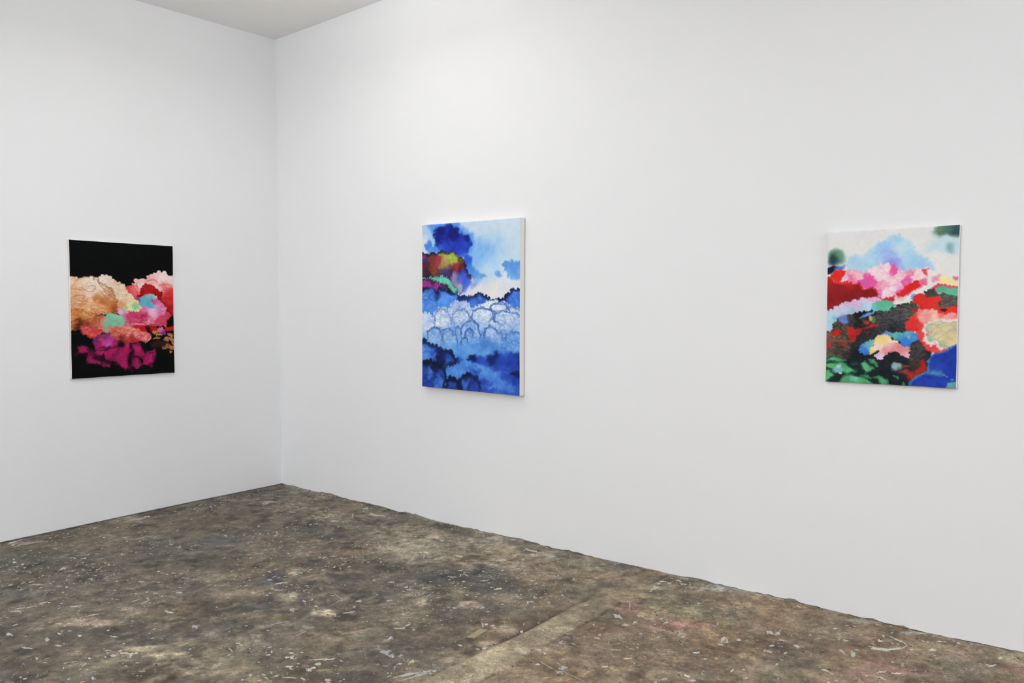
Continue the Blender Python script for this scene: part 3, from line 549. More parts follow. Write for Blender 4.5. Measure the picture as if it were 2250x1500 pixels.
# ------------------------------------------------------------------ the paintings
# Layers of painted cloud, back to front, in thousandths of the canvas:
# (outline, [(x, y, radius, light colour, dark colour)...], options)
#   f soft edge, s scallop size, w wobble, t brush texture, rim edge colour and width, op opacity, fade lower fade-out
DARK_SUNSET=[
([(216,267),(253,261),(308,251),(359,253),(396,286),(443,300),(505,325),(538,358),(571,384),(600,414),(585,444),(502,470),(435,492),(369,492),(233,365)],[(326,276,43,(236,222,208),(215,185,160)),(466,325,43,(236,220,202),(216,184,154)),(489,399,54,(234,212,188),(216,178,142)),(454,463,32,(230,170,110),(200,120,70))],dict(s=14,t='ms')),
([(-80,282),(38,274),(73,277),(113,262),(158,258),(198,268),(234,278),(261,303),(307,327),(362,345),(399,385),(426,429),(430,474),(430,515),(382,522),(275,532),(202,550),(-80,527)],[(153,283,54,(240,226,210),(220,190,166)),(99,323,43,(238,214,190),(212,172,140)),(256,357,43,(238,216,192),(208,164,132)),(54,367,43,(236,190,155),(206,150,112)),(164,387,43,(236,212,195),(224,184,154)),(232,416,25,(222,150,95),(180,100,55)),(110,431,32,(232,185,140),(190,120,75)),(44,438,32,(228,180,145),(170,120,85)),(361,400,36,(226,180,145),(165,105,70)),(337,463,40,(205,120,65),(160,85,40)),(407,459,22,(190,105,65),(150,75,40)),(87,477,40,(236,195,155),(210,150,105)),(230,485,32,(234,190,150),(205,140,90)),(313,507,32,(230,185,145),(190,120,70)),(397,503,18,(175,95,45),(120,60,30)),(73,520,29,(195,110,60),(150,70,35)),(212,521,29,(230,180,135),(185,110,65))],dict(s=14,t='ms',rim=((150,100,75),4))),
([(216,270),(240,284),(260,305),(275,330),(303,355),(321,381),(355,389),(381,403),(411,430),(414,429),(388,397),(359,382),(327,376),(310,351),(283,326),(268,301),(247,278),(217,268)],[(500,500,500,(160,106,76),(160,106,76))],dict(s=0,f=2,w=22,t='0',op=0.5)),
([(279,322),(323,334),(359,348),(391,373),(421,401),(424,399),(398,368),(365,342),(327,327),(280,319)],[(500,500,500,(160,106,76),(160,106,76))],dict(s=0,f=2,w=22,t='0',op=0.5)),
([(25,308),(57,292),(91,283),(91,281),(54,285),(24,306)],[(500,500,500,(160,106,76),(160,106,76))],dict(s=0,f=2,w=22,t='0',op=0.5)),
([(76,339),(110,359),(151,369),(198,369),(237,344),(217,322),(174,319),(134,336),(135,338),(175,326),(213,328),(229,342),(195,362),(152,362),(113,352),(77,337)],[(500,500,500,(160,106,76),(160,106,76))],dict(s=0,f=2,w=22,t='0',op=0.5)),
([(6,344),(44,356),(79,366),(111,371),(112,369),(82,359),(47,349),(7,341)],[(500,500,500,(160,106,76),(160,106,76))],dict(s=0,f=2,w=22,t='0',op=0.5)),
([(19,411),(54,399),(96,395),(119,410),(108,435),(70,433),(70,436),(112,441),(128,408),(99,388),(52,392),(17,409)],[(500,500,500,(160,106,76),(160,106,76))],dict(s=0,f=2,w=22,t='0',op=0.5)),
([(342,387),(367,411),(398,420),(399,417),(373,405),(344,385)],[(500,500,500,(160,106,76),(160,106,76))],dict(s=0,f=2,w=22,t='0',op=0.5)),
([(255,347),(284,389),(316,403),(336,434),(339,433),(323,398),(291,384),(257,346)],[(500,500,500,(160,106,76),(160,106,76))],dict(s=0,f=2,w=22,t='0',op=0.5)),
([(178,417),(214,412),(257,419),(276,438),(278,437),(261,412),(214,405),(177,415)],[(500,500,500,(160,106,76),(160,106,76))],dict(s=0,f=2,w=22,t='0',op=0.5)),
([(249,455),(305,468),(361,457),(416,455),(417,449),(359,439),(304,450),(250,449)],[(500,500,500,(196,118,66),(196,118,66))],dict(s=0,f=6,w=22,t='0',op=0.6)),
([(11,519),(69,529),(114,516),(112,510),(68,512),(12,514)],[(500,500,500,(196,118,66),(196,118,66))],dict(s=0,f=6,w=22,t='0',op=0.6)),
([(276,495),(329,497),(385,514),(389,508),(334,480),(276,489)],[(500,500,500,(196,118,66),(196,118,66))],dict(s=0,f=6,w=22,t='0',op=0.6)),
([(30,463),(78,472),(123,462),(122,456),(79,455),(31,457)],[(500,500,500,(196,118,66),(196,118,66))],dict(s=0,f=6,w=22,t='0',op=0.6)),
([(205,437),(231,439),(253,437),(255,431),(232,422),(204,431)],[(500,500,500,(196,118,66),(196,118,66))],dict(s=0,f=6,w=22,t='0',op=0.6)),
([(420,320),(448,311),(478,317),(503,337),(506,335),(484,311),(447,303),(418,317)],[(500,500,500,(196,150,112),(196,150,112))],dict(s=0,f=2,w=22,t='0',op=0.6)),
([(438,353),(485,347),(532,359),(534,357),(486,340),(437,350)],[(500,500,500,(196,150,112),(196,150,112))],dict(s=0,f=2,w=22,t='0',op=0.6)),
([(466,401),(513,388),(556,396),(557,394),(513,381),(464,398)],[(500,500,500,(196,150,112),(196,150,112))],dict(s=0,f=2,w=22,t='0',op=0.6)),
([(372,291),(398,303),(418,319),(420,318),(404,297),(373,289)],[(500,500,500,(196,150,112),(196,150,112))],dict(s=0,f=2,w=22,t='0',op=0.6)),
([(-80,502),(73,499),(140,513),(202,532),(248,543),(298,540),(316,562),(329,619),(320,607),(273,650),(209,656),(92,647),(35,646),(-80,649)],[(42,545,36,(222,150,90),(150,75,35)),(148,546,36,(226,165,110),(170,90,45)),(252,547,22,(225,150,115),(130,60,35)),(94,592,32,(140,65,30),(60,28,18)),(210,590,36,(220,135,90),(140,65,40)),(283,584,29,(222,130,120),(190,80,80)),(18,617,25,(215,130,70),(120,60,30)),(62,628,22,(90,40,25),(25,15,14)),(160,597,29,(190,85,55),(80,30,22)),(246,628,29,(222,130,110),(190,85,80))],dict(s=8,t='ms',w=30)),
([(509,332),(558,320),(592,301),(622,278),(682,261),(731,268),(742,237),(803,213),(875,207),(937,221),(973,240),(1080,251),(1080,552),(859,536),(658,474),(600,414),(562,369)],[(844,223,40,(238,190,192),(215,120,130)),(889,269,65,(242,230,226),(230,185,183)),(786,290,40,(236,175,175),(220,120,125)),(651,296,40,(240,208,208),(222,135,140)),(680,330,22,(236,215,212),(225,180,180)),(548,335,29,(222,75,80),(190,50,55)),(611,368,29,(228,110,115),(200,70,75)),(904,323,25,(228,120,120),(190,60,65)),(955,357,36,(212,50,52),(180,35,38)),(965,412,32,(215,55,52),(165,28,30)),(917,459,36,(175,32,38),(130,20,26)),(974,494,29,(190,30,32),(150,22,25)),(952,533,22,(110,22,26),(60,15,18)),(634,432,22,(205,60,110),(150,40,80))],dict(s=16,t='ms',w=20)),
([(732,285),(762,275),(809,282),(841,309),(844,307),(815,274),(761,267),(730,282)],[(500,500,500,(205,60,66),(205,60,66))],dict(s=0,f=3,w=22,t='0',op=0.6)),
([(842,314),(889,320),(941,307),(987,311),(988,308),(940,299),(888,311),(842,311)],[(500,500,500,(205,60,66),(205,60,66))],dict(s=0,f=3,w=22,t='0',op=0.6)),
([(615,285),(606,316),(629,342),(632,341),(617,315),(619,285)],[(500,500,500,(205,60,66),(205,60,66))],dict(s=0,f=3,w=22,t='0',op=0.6)),
([(862,352),(915,358),(957,335),(955,333),(912,350),(862,349)],[(500,500,500,(205,60,66),(205,60,66))],dict(s=0,f=3,w=22,t='0',op=0.6)),
([(892,382),(944,400),(997,386),(996,383),(944,392),(893,380)],[(500,500,500,(205,60,66),(205,60,66))],dict(s=0,f=3,w=22,t='0',op=0.6)),
([(887,437),(938,432),(995,444),(997,441),(939,423),(886,434)],[(500,500,500,(205,60,66),(205,60,66))],dict(s=0,f=3,w=22,t='0',op=0.6)),
([(620,406),(650,383),(670,372),(650,345),(676,322),(711,306),(761,313),(801,336),(841,351),(882,381),(876,420),(855,459),(835,397),(785,374),(735,371),(684,383),(649,402)],[(710,333,32,(175,28,34),(125,18,24)),(730,367,25,(205,32,36),(170,24,28)),(810,366,29,(170,24,28),(100,16,20)),(861,412,29,(150,24,30),(90,14,20)),(644,398,18,(160,20,24),(110,14,18))],dict(s=9,t='m',w=14)),
([(435,492),(535,508),(658,474),(759,436),(835,416),(911,482),(916,521),(970,540),(931,575),(909,627),(528,622),(462,563),(439,533)],[(767,524,32,(240,205,220),(222,140,180)),(583,534,36,(205,70,110),(165,40,75)),(486,549,32,(222,125,175),(200,85,140)),(859,505,29,(222,140,185),(190,80,140)),(799,436,22,(205,100,150),(160,60,100)),(697,485,25,(222,125,185),(205,90,150)),(608,512,22,(215,95,130),(175,50,90)),(931,552,22,(205,60,90),(150,35,55)),(706,565,32,(200,50,90),(150,25,50)),(572,598,29,(226,130,160),(195,35,75)),(731,592,29,(238,190,205),(205,60,100)),(847,598,32,(215,85,110),(170,35,60))],dict(s=8,t='ms',w=24)),
([(644,417),(699,386),(750,371),(795,390),(810,412),(759,432),(788,466),(826,488),(768,493),(718,474),(658,470)],[(688,436,32,(115,185,208),(95,165,195)),(754,394,29,(140,190,200),(120,165,180)),(719,405,14,(150,200,180),(130,180,165)),(773,474,29,(100,185,205),(80,160,190))],dict(s=5,t='n',w=14,f=5)),
([(439,496),(482,485),(516,504),(535,519),(501,534),(444,530)],[(500,500,500,(228,165,195),(200,110,150))],dict(s=5,t='n',w=10)),
([(492,511),(489,519),(481,524),(471,528),(459,527),(449,524),(442,518),(439,511),(442,504),(449,498),(460,495),(471,495),(482,498),(489,504)],[(500,500,500,(185,205,215),(159,176,184))],dict(s=0,f=8,op=0.9,t='n')),
([(492,481),(531,459),(570,433),(619,432),(643,466),(665,482),(628,508),(549,511),(501,504)],[(500,500,500,(228,226,170),(215,205,140))],dict(s=7,t='n',w=14)),
([(648,474),(644,486),(632,496),(615,502),(596,502),(580,496),(569,486),(565,474),(569,462),(581,452),(597,446),(616,446),(633,452),(644,462)],[(500,500,500,(150,215,150),(129,184,129))],dict(s=0,f=13,op=1,t='n')),
([(538,489),(535,496),(529,502),(521,505),(511,505),(502,502),(496,496),(494,489),(497,482),(503,476),(511,472),(521,473),(530,476),(536,482)],[(500,500,500,(165,215,140),(141,184,120))],dict(s=0,f=8,op=1,t='n')),
([(270,583),(302,562),(340,540),(387,526),(443,548),(505,579),(528,622),(533,610),(522,662),(413,664),(319,669),(273,657)],[(367,566,54,(215,160,140),(190,110,110)),(319,640,36,(222,150,135),(200,90,90)),(460,642,36,(225,150,135),(190,70,75))],dict(s=6,t='s',w=20)),
([(309,555),(335,533),(387,527),(438,548),(476,567),(509,582),(509,587),(490,620),(451,638),(413,627),(380,630),(348,618),(330,592)],[(500,500,500,(135,205,170),(110,180,150))],dict(s=5,t='n',w=22,f=5)),
([(320,613),(317,620),(309,625),(298,627),(286,627),(275,624),(267,619),(265,613),(267,606),(275,601),(286,599),(299,599),(310,602),(317,607)],[(500,500,500,(150,195,160),(129,167,137))],dict(w=24,s=0,f=7,op=0.8,t='n')),
([(334,607),(331,617),(325,624),(315,628),(305,628),(296,624),(290,616),(288,606),(290,597),(297,589),(306,585),(316,585),(325,590),(332,597)],[(500,500,500,(150,195,160),(129,167,137))],dict(w=24,s=0,f=8,op=0.8,t='n')),
([(347,648),(344,657),(336,665),(325,669),(313,669),(302,664),(294,656),(291,647),(294,637),(302,630),(313,626),(326,626),(337,630),(345,638)],[(500,500,500,(150,195,160),(129,167,137))],dict(w=24,s=0,f=10,op=0.8,t='n')),
([(437,649),(434,654),(427,658),(418,660),(407,660),(398,657),(392,653),(389,648),(392,644),(398,640),(408,638),(418,638),(428,640),(434,644)],[(500,500,500,(150,195,160),(129,167,137))],dict(w=24,s=0,f=5,op=0.8,t='n')),
([(537,640),(535,646),(528,651),(518,654),(508,654),(498,651),(491,645),(489,639),(492,633),(498,627),(508,625),(519,625),(529,628),(535,633)],[(500,500,500,(150,195,160),(129,167,137))],dict(w=24,s=0,f=7,op=0.8,t='n')),
([(471,601),(468,611),(460,619),(448,623),(435,623),(424,618),(416,610),(414,601),(417,591),(425,583),(436,579),(449,579),(460,584),(468,592)],[(500,500,500,(150,195,160),(129,167,137))],dict(w=24,s=0,f=10,op=0.8,t='n')),
([(343,566),(342,568),(340,570),(336,571),(333,571),(329,570),(327,568),(326,566),(327,563),(330,562),(333,561),(337,561),(340,562),(342,564)],[(500,500,500,(215,140,120),(184,120,103))],dict(s=0,f=3,op=0.8,t='n')),
([(376,577),(375,579),(372,581),(369,582),(365,582),(362,581),(360,579),(359,577),(360,575),(362,573),(365,572),(369,572),(372,573),(375,575)],[(500,500,500,(215,140,120),(184,120,103))],dict(s=0,f=3,op=0.8,t='n')),
([(427,581),(426,584),(424,586),(421,586),(417,586),(413,585),(411,584),(410,581),(411,579),(414,577),(417,576),(421,576),(424,577),(427,579)],[(500,500,500,(215,140,120),(184,120,103))],dict(s=0,f=3,op=0.8,t='n')),
([(404,552),(403,554),(401,556),(398,557),(394,557),(390,556),(388,554),(387,551),(388,549),(391,547),(394,546),(398,547),(401,548),(403,549)],[(500,500,500,(215,140,120),(184,120,103))],dict(s=0,f=3,op=0.8,t='n')),
([(75,636),(106,618),(147,615),(227,638),(273,665),(268,683),(199,707),(158,695),(92,665)],[(146,641,43,(232,105,105),(180,55,60)),(227,682,32,(226,85,75),(170,45,45))],dict(s=8,t='m',w=18,rim=((120,35,35),4))),
([(366,648),(422,642),(533,632),(655,630),(754,666),(764,716),(703,749),(604,750),(506,755),(430,742),(356,696)],[(412,675,32,(215,130,105),(185,80,65)),(522,677,29,(236,160,145),(205,70,70)),(630,672,25,(226,150,135),(200,65,65)),(693,711,29,(228,160,155),(195,45,55)),(507,710,29,(175,62,50),(120,35,32)),(570,708,22,(170,45,42),(90,25,25)),(643,740,25,(190,45,55),(130,28,40)),(468,747,22,(90,30,28),(40,15,16)),(393,719,22,(175,75,60),(140,45,45))],dict(s=8,t='ms',w=24)),
([(547,632),(655,626),(755,630),(826,644),(826,668),(754,682),(684,665),(615,645)],[(500,500,500,(208,36,38),(165,24,28))],dict(s=5,t='n',w=18)),
([(705,631),(750,639),(759,674),(794,698),(784,705),(729,681)],[(500,500,500,(60,20,22),(35,12,14))],dict(s=4,t='n',w=14,f=8)),
([(914,636),(1080,632),(1080,663),(919,665)],[(500,500,500,(208,40,38),(170,28,28))],dict(s=4,t='n')),
([(826,648),(872,637),(913,661),(913,696),(871,696),(831,675)],[(867,665,18,(238,170,200),(205,90,150)),(897,684,18,(170,60,150),(120,40,110))],dict(s=4,t='n')),
([(851,684),(847,690),(837,695),(823,698),(807,698),(793,694),(783,689),(780,682),(783,676),(793,670),(807,668),(823,668),(838,671),(848,677)],[(500,500,500,(238,168,98),(130,70,36))],dict(w=44,t='s',f=4,s=0,op=0.9)),
([(887,708),(884,712),(875,715),(862,716),(849,716),(836,714),(828,710),(825,706),(828,702),(837,699),(849,697),(863,698),(875,700),(884,703)],[(500,500,500,(238,168,98),(130,70,36))],dict(w=44,t='s',f=4,s=0,op=0.9)),
([(871,730),(867,734),(855,736),(839,737),(820,737),(804,735),(793,732),(789,728),(793,725),(804,723),(821,722),(839,722),(855,724),(867,727)],[(500,500,500,(238,168,98),(130,70,36))],dict(w=44,t='s',f=4,s=0,op=0.9)),
([(986,690),(984,694),(976,698),(966,699),(954,699),(944,697),(936,693),(934,689),(937,685),(944,682),(954,680),(966,680),(977,682),(984,686)],[(500,500,500,(238,168,98),(130,70,36))],dict(w=44,t='s',f=4,s=0,op=0.9)),
([(970,729),(967,736),(958,741),(945,744),(931,743),(919,740),(910,734),(907,727),(910,721),(919,716),(932,713),(946,713),(958,716),(967,722)],[(500,500,500,(238,168,98),(130,70,36))],dict(w=44,t='s',f=4,s=0,op=0.9)),
([(991,722),(989,734),(985,743),(978,748),(971,748),(965,742),(961,733),(959,721),(961,709),(966,700),(972,695),(979,695),(985,700),(990,710)],[(500,500,500,(238,168,98),(130,70,36))],dict(w=44,t='s',f=4,s=0,op=0.9)),
([(943,752),(941,759),(933,765),(923,768),(911,768),(901,764),(894,758),(891,750),(894,743),(901,737),(912,734),(923,734),(934,738),(941,744)],[(500,500,500,(238,168,98),(130,70,36))],dict(w=44,t='s',f=4,s=0,op=0.9)),
([(993,765),(992,775),(988,783),(982,787),(976,787),(971,783),(968,774),(967,764),(968,754),(972,746),(977,742),(983,742),(988,746),(992,755)],[(500,500,500,(238,168,98),(130,70,36))],dict(w=44,t='s',f=4,s=0,op=0.9)),
([(985,796),(981,803),(970,808),(956,810),(939,810),(925,806),(915,801),(911,794),(915,787),(925,782),(940,779),(956,780),(971,783),(981,789)],[(500,500,500,(238,168,98),(130,70,36))],dict(w=44,t='s',f=4,s=0,op=0.9)),
([(927,810),(924,814),(917,817),(906,819),(895,818),(884,816),(877,812),(875,808),(877,804),(885,801),(895,799),(906,800),(917,802),(924,806)],[(500,500,500,(238,168,98),(130,70,36))],dict(w=44,t='s',f=4,s=0,op=0.9)),
([(968,831),(966,835),(960,838),(952,840),(942,839),(934,837),(928,834),(926,829),(928,825),(934,822),(943,820),(952,821),(960,823),(966,826)],[(500,500,500,(238,168,98),(130,70,36))],dict(w=44,t='s',f=4,s=0,op=0.9)),
([(938,779),(929,796),(906,808),(872,815),(836,814),(803,805),(781,791),(773,774),(781,758),(804,745),(837,738),(874,739),(907,748),(930,762)],[(500,500,500,(70,40,35),(60,34,30))],dict(w=40,s=0,f=17,op=0.6,t='n')),
([(185,739),(208,707),(272,683),(342,670),(379,696),(435,742),(425,772),(340,776),(289,790),(265,804),(211,798),(198,765)],[(221,711,25,(120,45,110),(80,28,78)),(309,691,29,(150,60,120),(115,38,90)),(267,716,16,(215,65,85),(170,45,80)),(336,732,32,(208,85,165),(165,50,130)),(225,766,22,(160,40,110),(110,25,85)),(247,792,22,(202,45,120),(160,30,95)),(402,749,22,(170,35,100),(120,25,70))],dict(s=6,t='m',w=22,f=5)),
([(32,828),(54,782),(103,780),(143,789),(224,809),(293,793),(411,771),(477,766),(550,760),(558,813),(524,850),(568,851),(593,769),(653,771),(691,848),(742,827),(818,822),(796,879),(770,947),(725,934),(625,956),(570,961),(493,946),(408,920),(291,929),(204,907),(141,893),(142,850),(102,834)],[(500,500,500,(170,32,92),(14,12,16))],dict(s=0,t='n',w=60,f=22)),
([(404,853),(399,869),(384,881),(363,887),(341,886),(320,878),(306,865),(301,849),(307,833),(321,821),(342,814),(365,815),(385,823),(399,836)],[(500,500,500,(200,38,108),(120,22,66))],dict(w=34,t='m',s=5,f=17,op=0.85)),
([(415,808),(412,818),(404,826),(392,829),(380,829),(368,824),(361,816),(358,807),(361,797),(369,790),(380,786),(393,786),(404,791),(412,799)],[(500,500,500,(200,38,108),(120,22,66))],dict(w=34,t='m',s=5,f=10,op=0.85)),
([(519,872),(513,893),(498,909),(477,918),(453,917),(432,906),(418,889),(413,868),(419,847),(434,831),(455,822),(478,823),(499,833),(514,851)],[(500,500,500,(200,38,108),(120,22,66))],dict(w=34,t='m',s=5,f=19,op=0.85)),
([(522,925),(519,936),(511,945),(500,949),(487,949),(475,943),(467,934),(465,922),(468,911),(476,902),(488,898),(500,898),(512,904),(520,913)],[(500,500,500,(200,38,108),(120,22,66))],dict(w=34,t='m',s=5,f=10,op=0.85)),
([(549,798),(546,812),(538,824),(526,830),(513,830),(501,823),(494,811),(491,796),(494,782),(502,770),(514,764),(527,764),(539,771),(546,783)],[(500,500,500,(200,38,108),(120,22,66))],dict(w=34,t='m',s=5,f=10,op=0.85)),
([(645,915),(640,933),(628,947),(610,954),(590,953),(573,944),(561,929),(557,911),(561,893),(574,879),(592,872),(611,873),(629,882),(641,897)],[(500,500,500,(200,38,108),(120,22,66))],dict(w=34,t='m',s=5,f=16,op=0.85)),
([(637,816),(634,829),(625,839),(613,845),(600,844),(589,838),(581,827),(578,814),(581,801),(589,791),(601,785),(614,786),(626,792),(634,803)],[(500,500,500,(200,38,108),(120,22,66))],dict(w=34,t='m',s=5,f=10,op=0.85)),
([(796,875),(791,895),(775,910),(752,918),(728,917),(706,907),(691,891),(686,871),(691,851),(707,836),(729,828),(754,829),(776,838),(791,855)],[(500,500,500,(200,38,108),(120,22,66))],dict(w=34,t='m',s=5,f=19,op=0.85)),
([(725,911),(722,921),(713,928),(701,932),(688,931),(676,927),(668,918),(665,908),(668,898),(677,891),(689,887),(702,887),(714,892),(722,901)],[(500,500,500,(200,38,108),(120,22,66))],dict(w=34,t='m',s=5,f=10,op=0.85)),
([(321,824),(315,829),(301,833),(281,835),(258,834),(238,831),(224,826),(219,820),(224,815),(238,811),(259,809),(281,810),(302,813),(316,818)],[(500,500,500,(200,38,108),(120,22,66))],dict(w=34,t='m',s=5,f=6,op=0.85)),
([(214,871),(211,882),(203,891),(192,895),(180,894),(169,889),(162,880),(160,869),(162,858),(170,849),(181,845),(193,845),(204,851),(211,860)],[(500,500,500,(200,38,108),(120,22,66))],dict(w=34,t='m',s=5,f=10,op=0.85)),
([(264,895),(259,901),(248,906),(231,908),(213,907),(197,904),(186,898),(182,892),(186,885),(197,881),(214,879),(232,879),(248,883),(260,888)],[(500,500,500,(200,38,108),(120,22,66))],dict(w=34,t='m',s=5,f=7,op=0.85)),
([(347,921),(342,926),(331,930),(314,932),(295,931),(279,928),(267,923),(263,917),(267,912),(279,908),(296,906),(314,907),(331,910),(343,915)],[(500,500,500,(200,38,108),(120,22,66))],dict(w=34,t='m',s=5,f=6,op=0.85)),
([(535,767),(532,772),(524,776),(512,778),(499,777),(488,775),(480,771),(477,766),(480,761),(488,757),(500,755),(513,756),(524,758),(532,762)],[(500,500,500,(200,38,108),(120,22,66))],dict(w=34,t='m',s=5,f=5,op=0.85)),
([(696,833),(692,840),(681,846),(665,849),(647,848),(632,844),(621,838),(617,830),(621,823),(632,818),(648,815),(666,815),(681,819),(692,825)],[(500,500,500,(200,38,108),(120,22,66))],dict(w=34,t='m',s=5,f=8,op=0.85)),
([(116,802),(113,808),(104,813),(92,815),(78,815),(65,812),(57,806),(54,800),(57,794),(66,789),(78,787),(92,787),(105,791),(113,796)],[(500,500,500,(200,38,108),(120,22,66))],dict(w=34,t='m',s=5,f=7,op=0.85)),
([(807,837),(805,844),(798,849),(787,851),(776,851),(766,848),(759,842),(757,835),(759,829),(766,823),(777,821),(788,821),(798,825),(805,830)],[(500,500,500,(200,38,108),(120,22,66))],dict(w=34,t='m',s=5,f=7,op=0.85)),
([(552,885),(550,902),(545,917),(538,924),(531,924),(524,916),(520,901),(518,883),(520,865),(525,851),(532,843),(540,844),(547,852),(551,867)],[(500,500,500,(18,14,17),(15,12,14))],dict(w=30,s=0,f=6,op=0.85,t='n')),
([(670,889),(669,901),(664,910),(658,915),(652,915),(646,909),(642,900),(641,888),(642,877),(647,868),(653,863),(659,863),(665,868),(669,878)],[(500,500,500,(18,14,17),(15,12,14))],dict(w=30,s=0,f=5,op=0.85,t='n')),
([(732,792),(728,807),(716,819),(700,825),(683,824),(667,817),(656,805),(652,790),(656,775),(668,763),(684,757),(702,758),(717,765),(728,777)],[(500,500,500,(18,14,17),(15,12,14))],dict(w=30,s=0,f=14,op=0.85,t='n')),
([(487,773),(484,783),(476,791),(464,795),(451,794),(440,790),(432,782),(429,772),(432,762),(441,755),(452,751),(465,751),(476,756),(484,764)],[(500,500,500,(18,14,17),(15,12,14))],dict(w=30,s=0,f=10,op=0.85,t='n')),
([(320,864),(317,872),(311,878),(301,881),(291,881),(282,877),(276,870),(274,862),(276,855),(282,848),(292,845),(302,846),(311,850),(318,856)],[(500,500,500,(18,14,17),(15,12,14))],dict(w=30,s=0,f=8,op=0.85,t='n')),
([(418,901),(415,906),(407,910),(395,911),(383,911),(372,908),(364,904),(361,899),(364,894),(372,891),(383,889),(396,890),(407,892),(415,897)],[(500,500,500,(18,14,17),(15,12,14))],dict(w=30,s=0,f=5,op=0.85,t='n')),
([(151,829),(149,835),(144,840),(137,842),(129,842),(122,839),(117,834),(116,827),(117,821),(123,816),(130,814),(138,814),(145,817),(150,822)],[(500,500,500,(18,14,17),(15,12,14))],dict(w=30,s=0,f=7,op=0.85,t='n')),
([(600,970),(630,941),(670,927),(720,933),(739,953),(749,1080)],[(500,500,500,(12,17,19),(12,17,19))],dict(s=0,t='0',w=14,f=8)),
([(529,596),(581,592),(635,608),(686,602),(685,599),(637,599),(583,583),(528,593)],[(500,500,500,(140,24,50),(140,24,50))],dict(s=0,f=3,w=22,t='0',op=0.7)),
([(684,602),(724,628),(785,621),(856,635),(858,632),(786,612),(726,619),(687,599)],[(500,500,500,(140,24,50),(140,24,50))],dict(s=0,f=3,w=22,t='0',op=0.7)),
([(533,626),(606,627),(645,632),(646,629),(606,617),(533,623)],[(500,500,500,(140,24,50),(140,24,50))],dict(s=0,f=3,w=22,t='0',op=0.7)),
([(211,551),(249,551),(275,540),(302,548),(303,546),(275,532),(246,543),(211,549)],[(500,500,500,(110,50,26),(110,50,26))],dict(s=0,f=3,w=22,t='0',op=0.75)),
([(15,585),(59,578),(107,586),(153,569),(151,566),(107,578),(58,570),(14,583)],[(500,500,500,(110,50,26),(110,50,26))],dict(s=0,f=3,w=22,t='0',op=0.75)),
([(93,630),(137,626),(180,645),(235,662),(237,659),(184,638),(138,618),(93,628)],[(500,500,500,(165,48,50),(165,48,50))],dict(s=0,f=3,w=22,t='0',op=0.6)),
([(106,656),(150,652),(190,668),(191,666),(151,644),(105,653)],[(500,500,500,(165,48,50),(165,48,50))],dict(s=0,f=3,w=22,t='0',op=0.6)),
([(366,679),(412,664),(454,684),(456,682),(413,656),(364,676)],[(500,500,500,(165,48,50),(165,48,50))],dict(s=0,f=3,w=22,t='0',op=0.6)),
([(485,663),(522,655),(555,675),(557,673),(524,647),(483,660)],[(500,500,500,(165,48,50),(165,48,50))],dict(s=0,f=3,w=22,t='0',op=0.6)),
([(605,703),(653,695),(692,716),(695,714),(655,687),(604,700)],[(500,500,500,(165,48,50),(165,48,50))],dict(s=0,f=3,w=22,t='0',op=0.6)),
([(233,819),(299,816),(355,800),(411,788),(410,785),(352,791),(296,808),(233,816)],[(500,500,500,(40,10,24),(40,10,24))],dict(s=0,f=3,w=22,t='0',op=0.75)),
([(169,867),(207,857),(262,851),(308,821),(305,818),(258,843),(204,848),(168,864)],[(500,500,500,(40,10,24),(40,10,24))],dict(s=0,f=3,w=22,t='0',op=0.75)),
([(268,908),(314,920),(375,909),(375,906),(314,911),(268,905)],[(500,500,500,(40,10,24),(40,10,24))],dict(s=0,f=3,w=22,t='0',op=0.75)),
([(572,853),(618,865),(649,893),(652,891),(625,857),(573,850)],[(500,500,500,(40,10,24),(40,10,24))],dict(s=0,f=3,w=22,t='0',op=0.75)),
([(712,858),(754,839),(792,838),(792,835),(749,831),(710,855)],[(500,500,500,(40,10,24),(40,10,24))],dict(s=0,f=3,w=22,t='0',op=0.75))
]
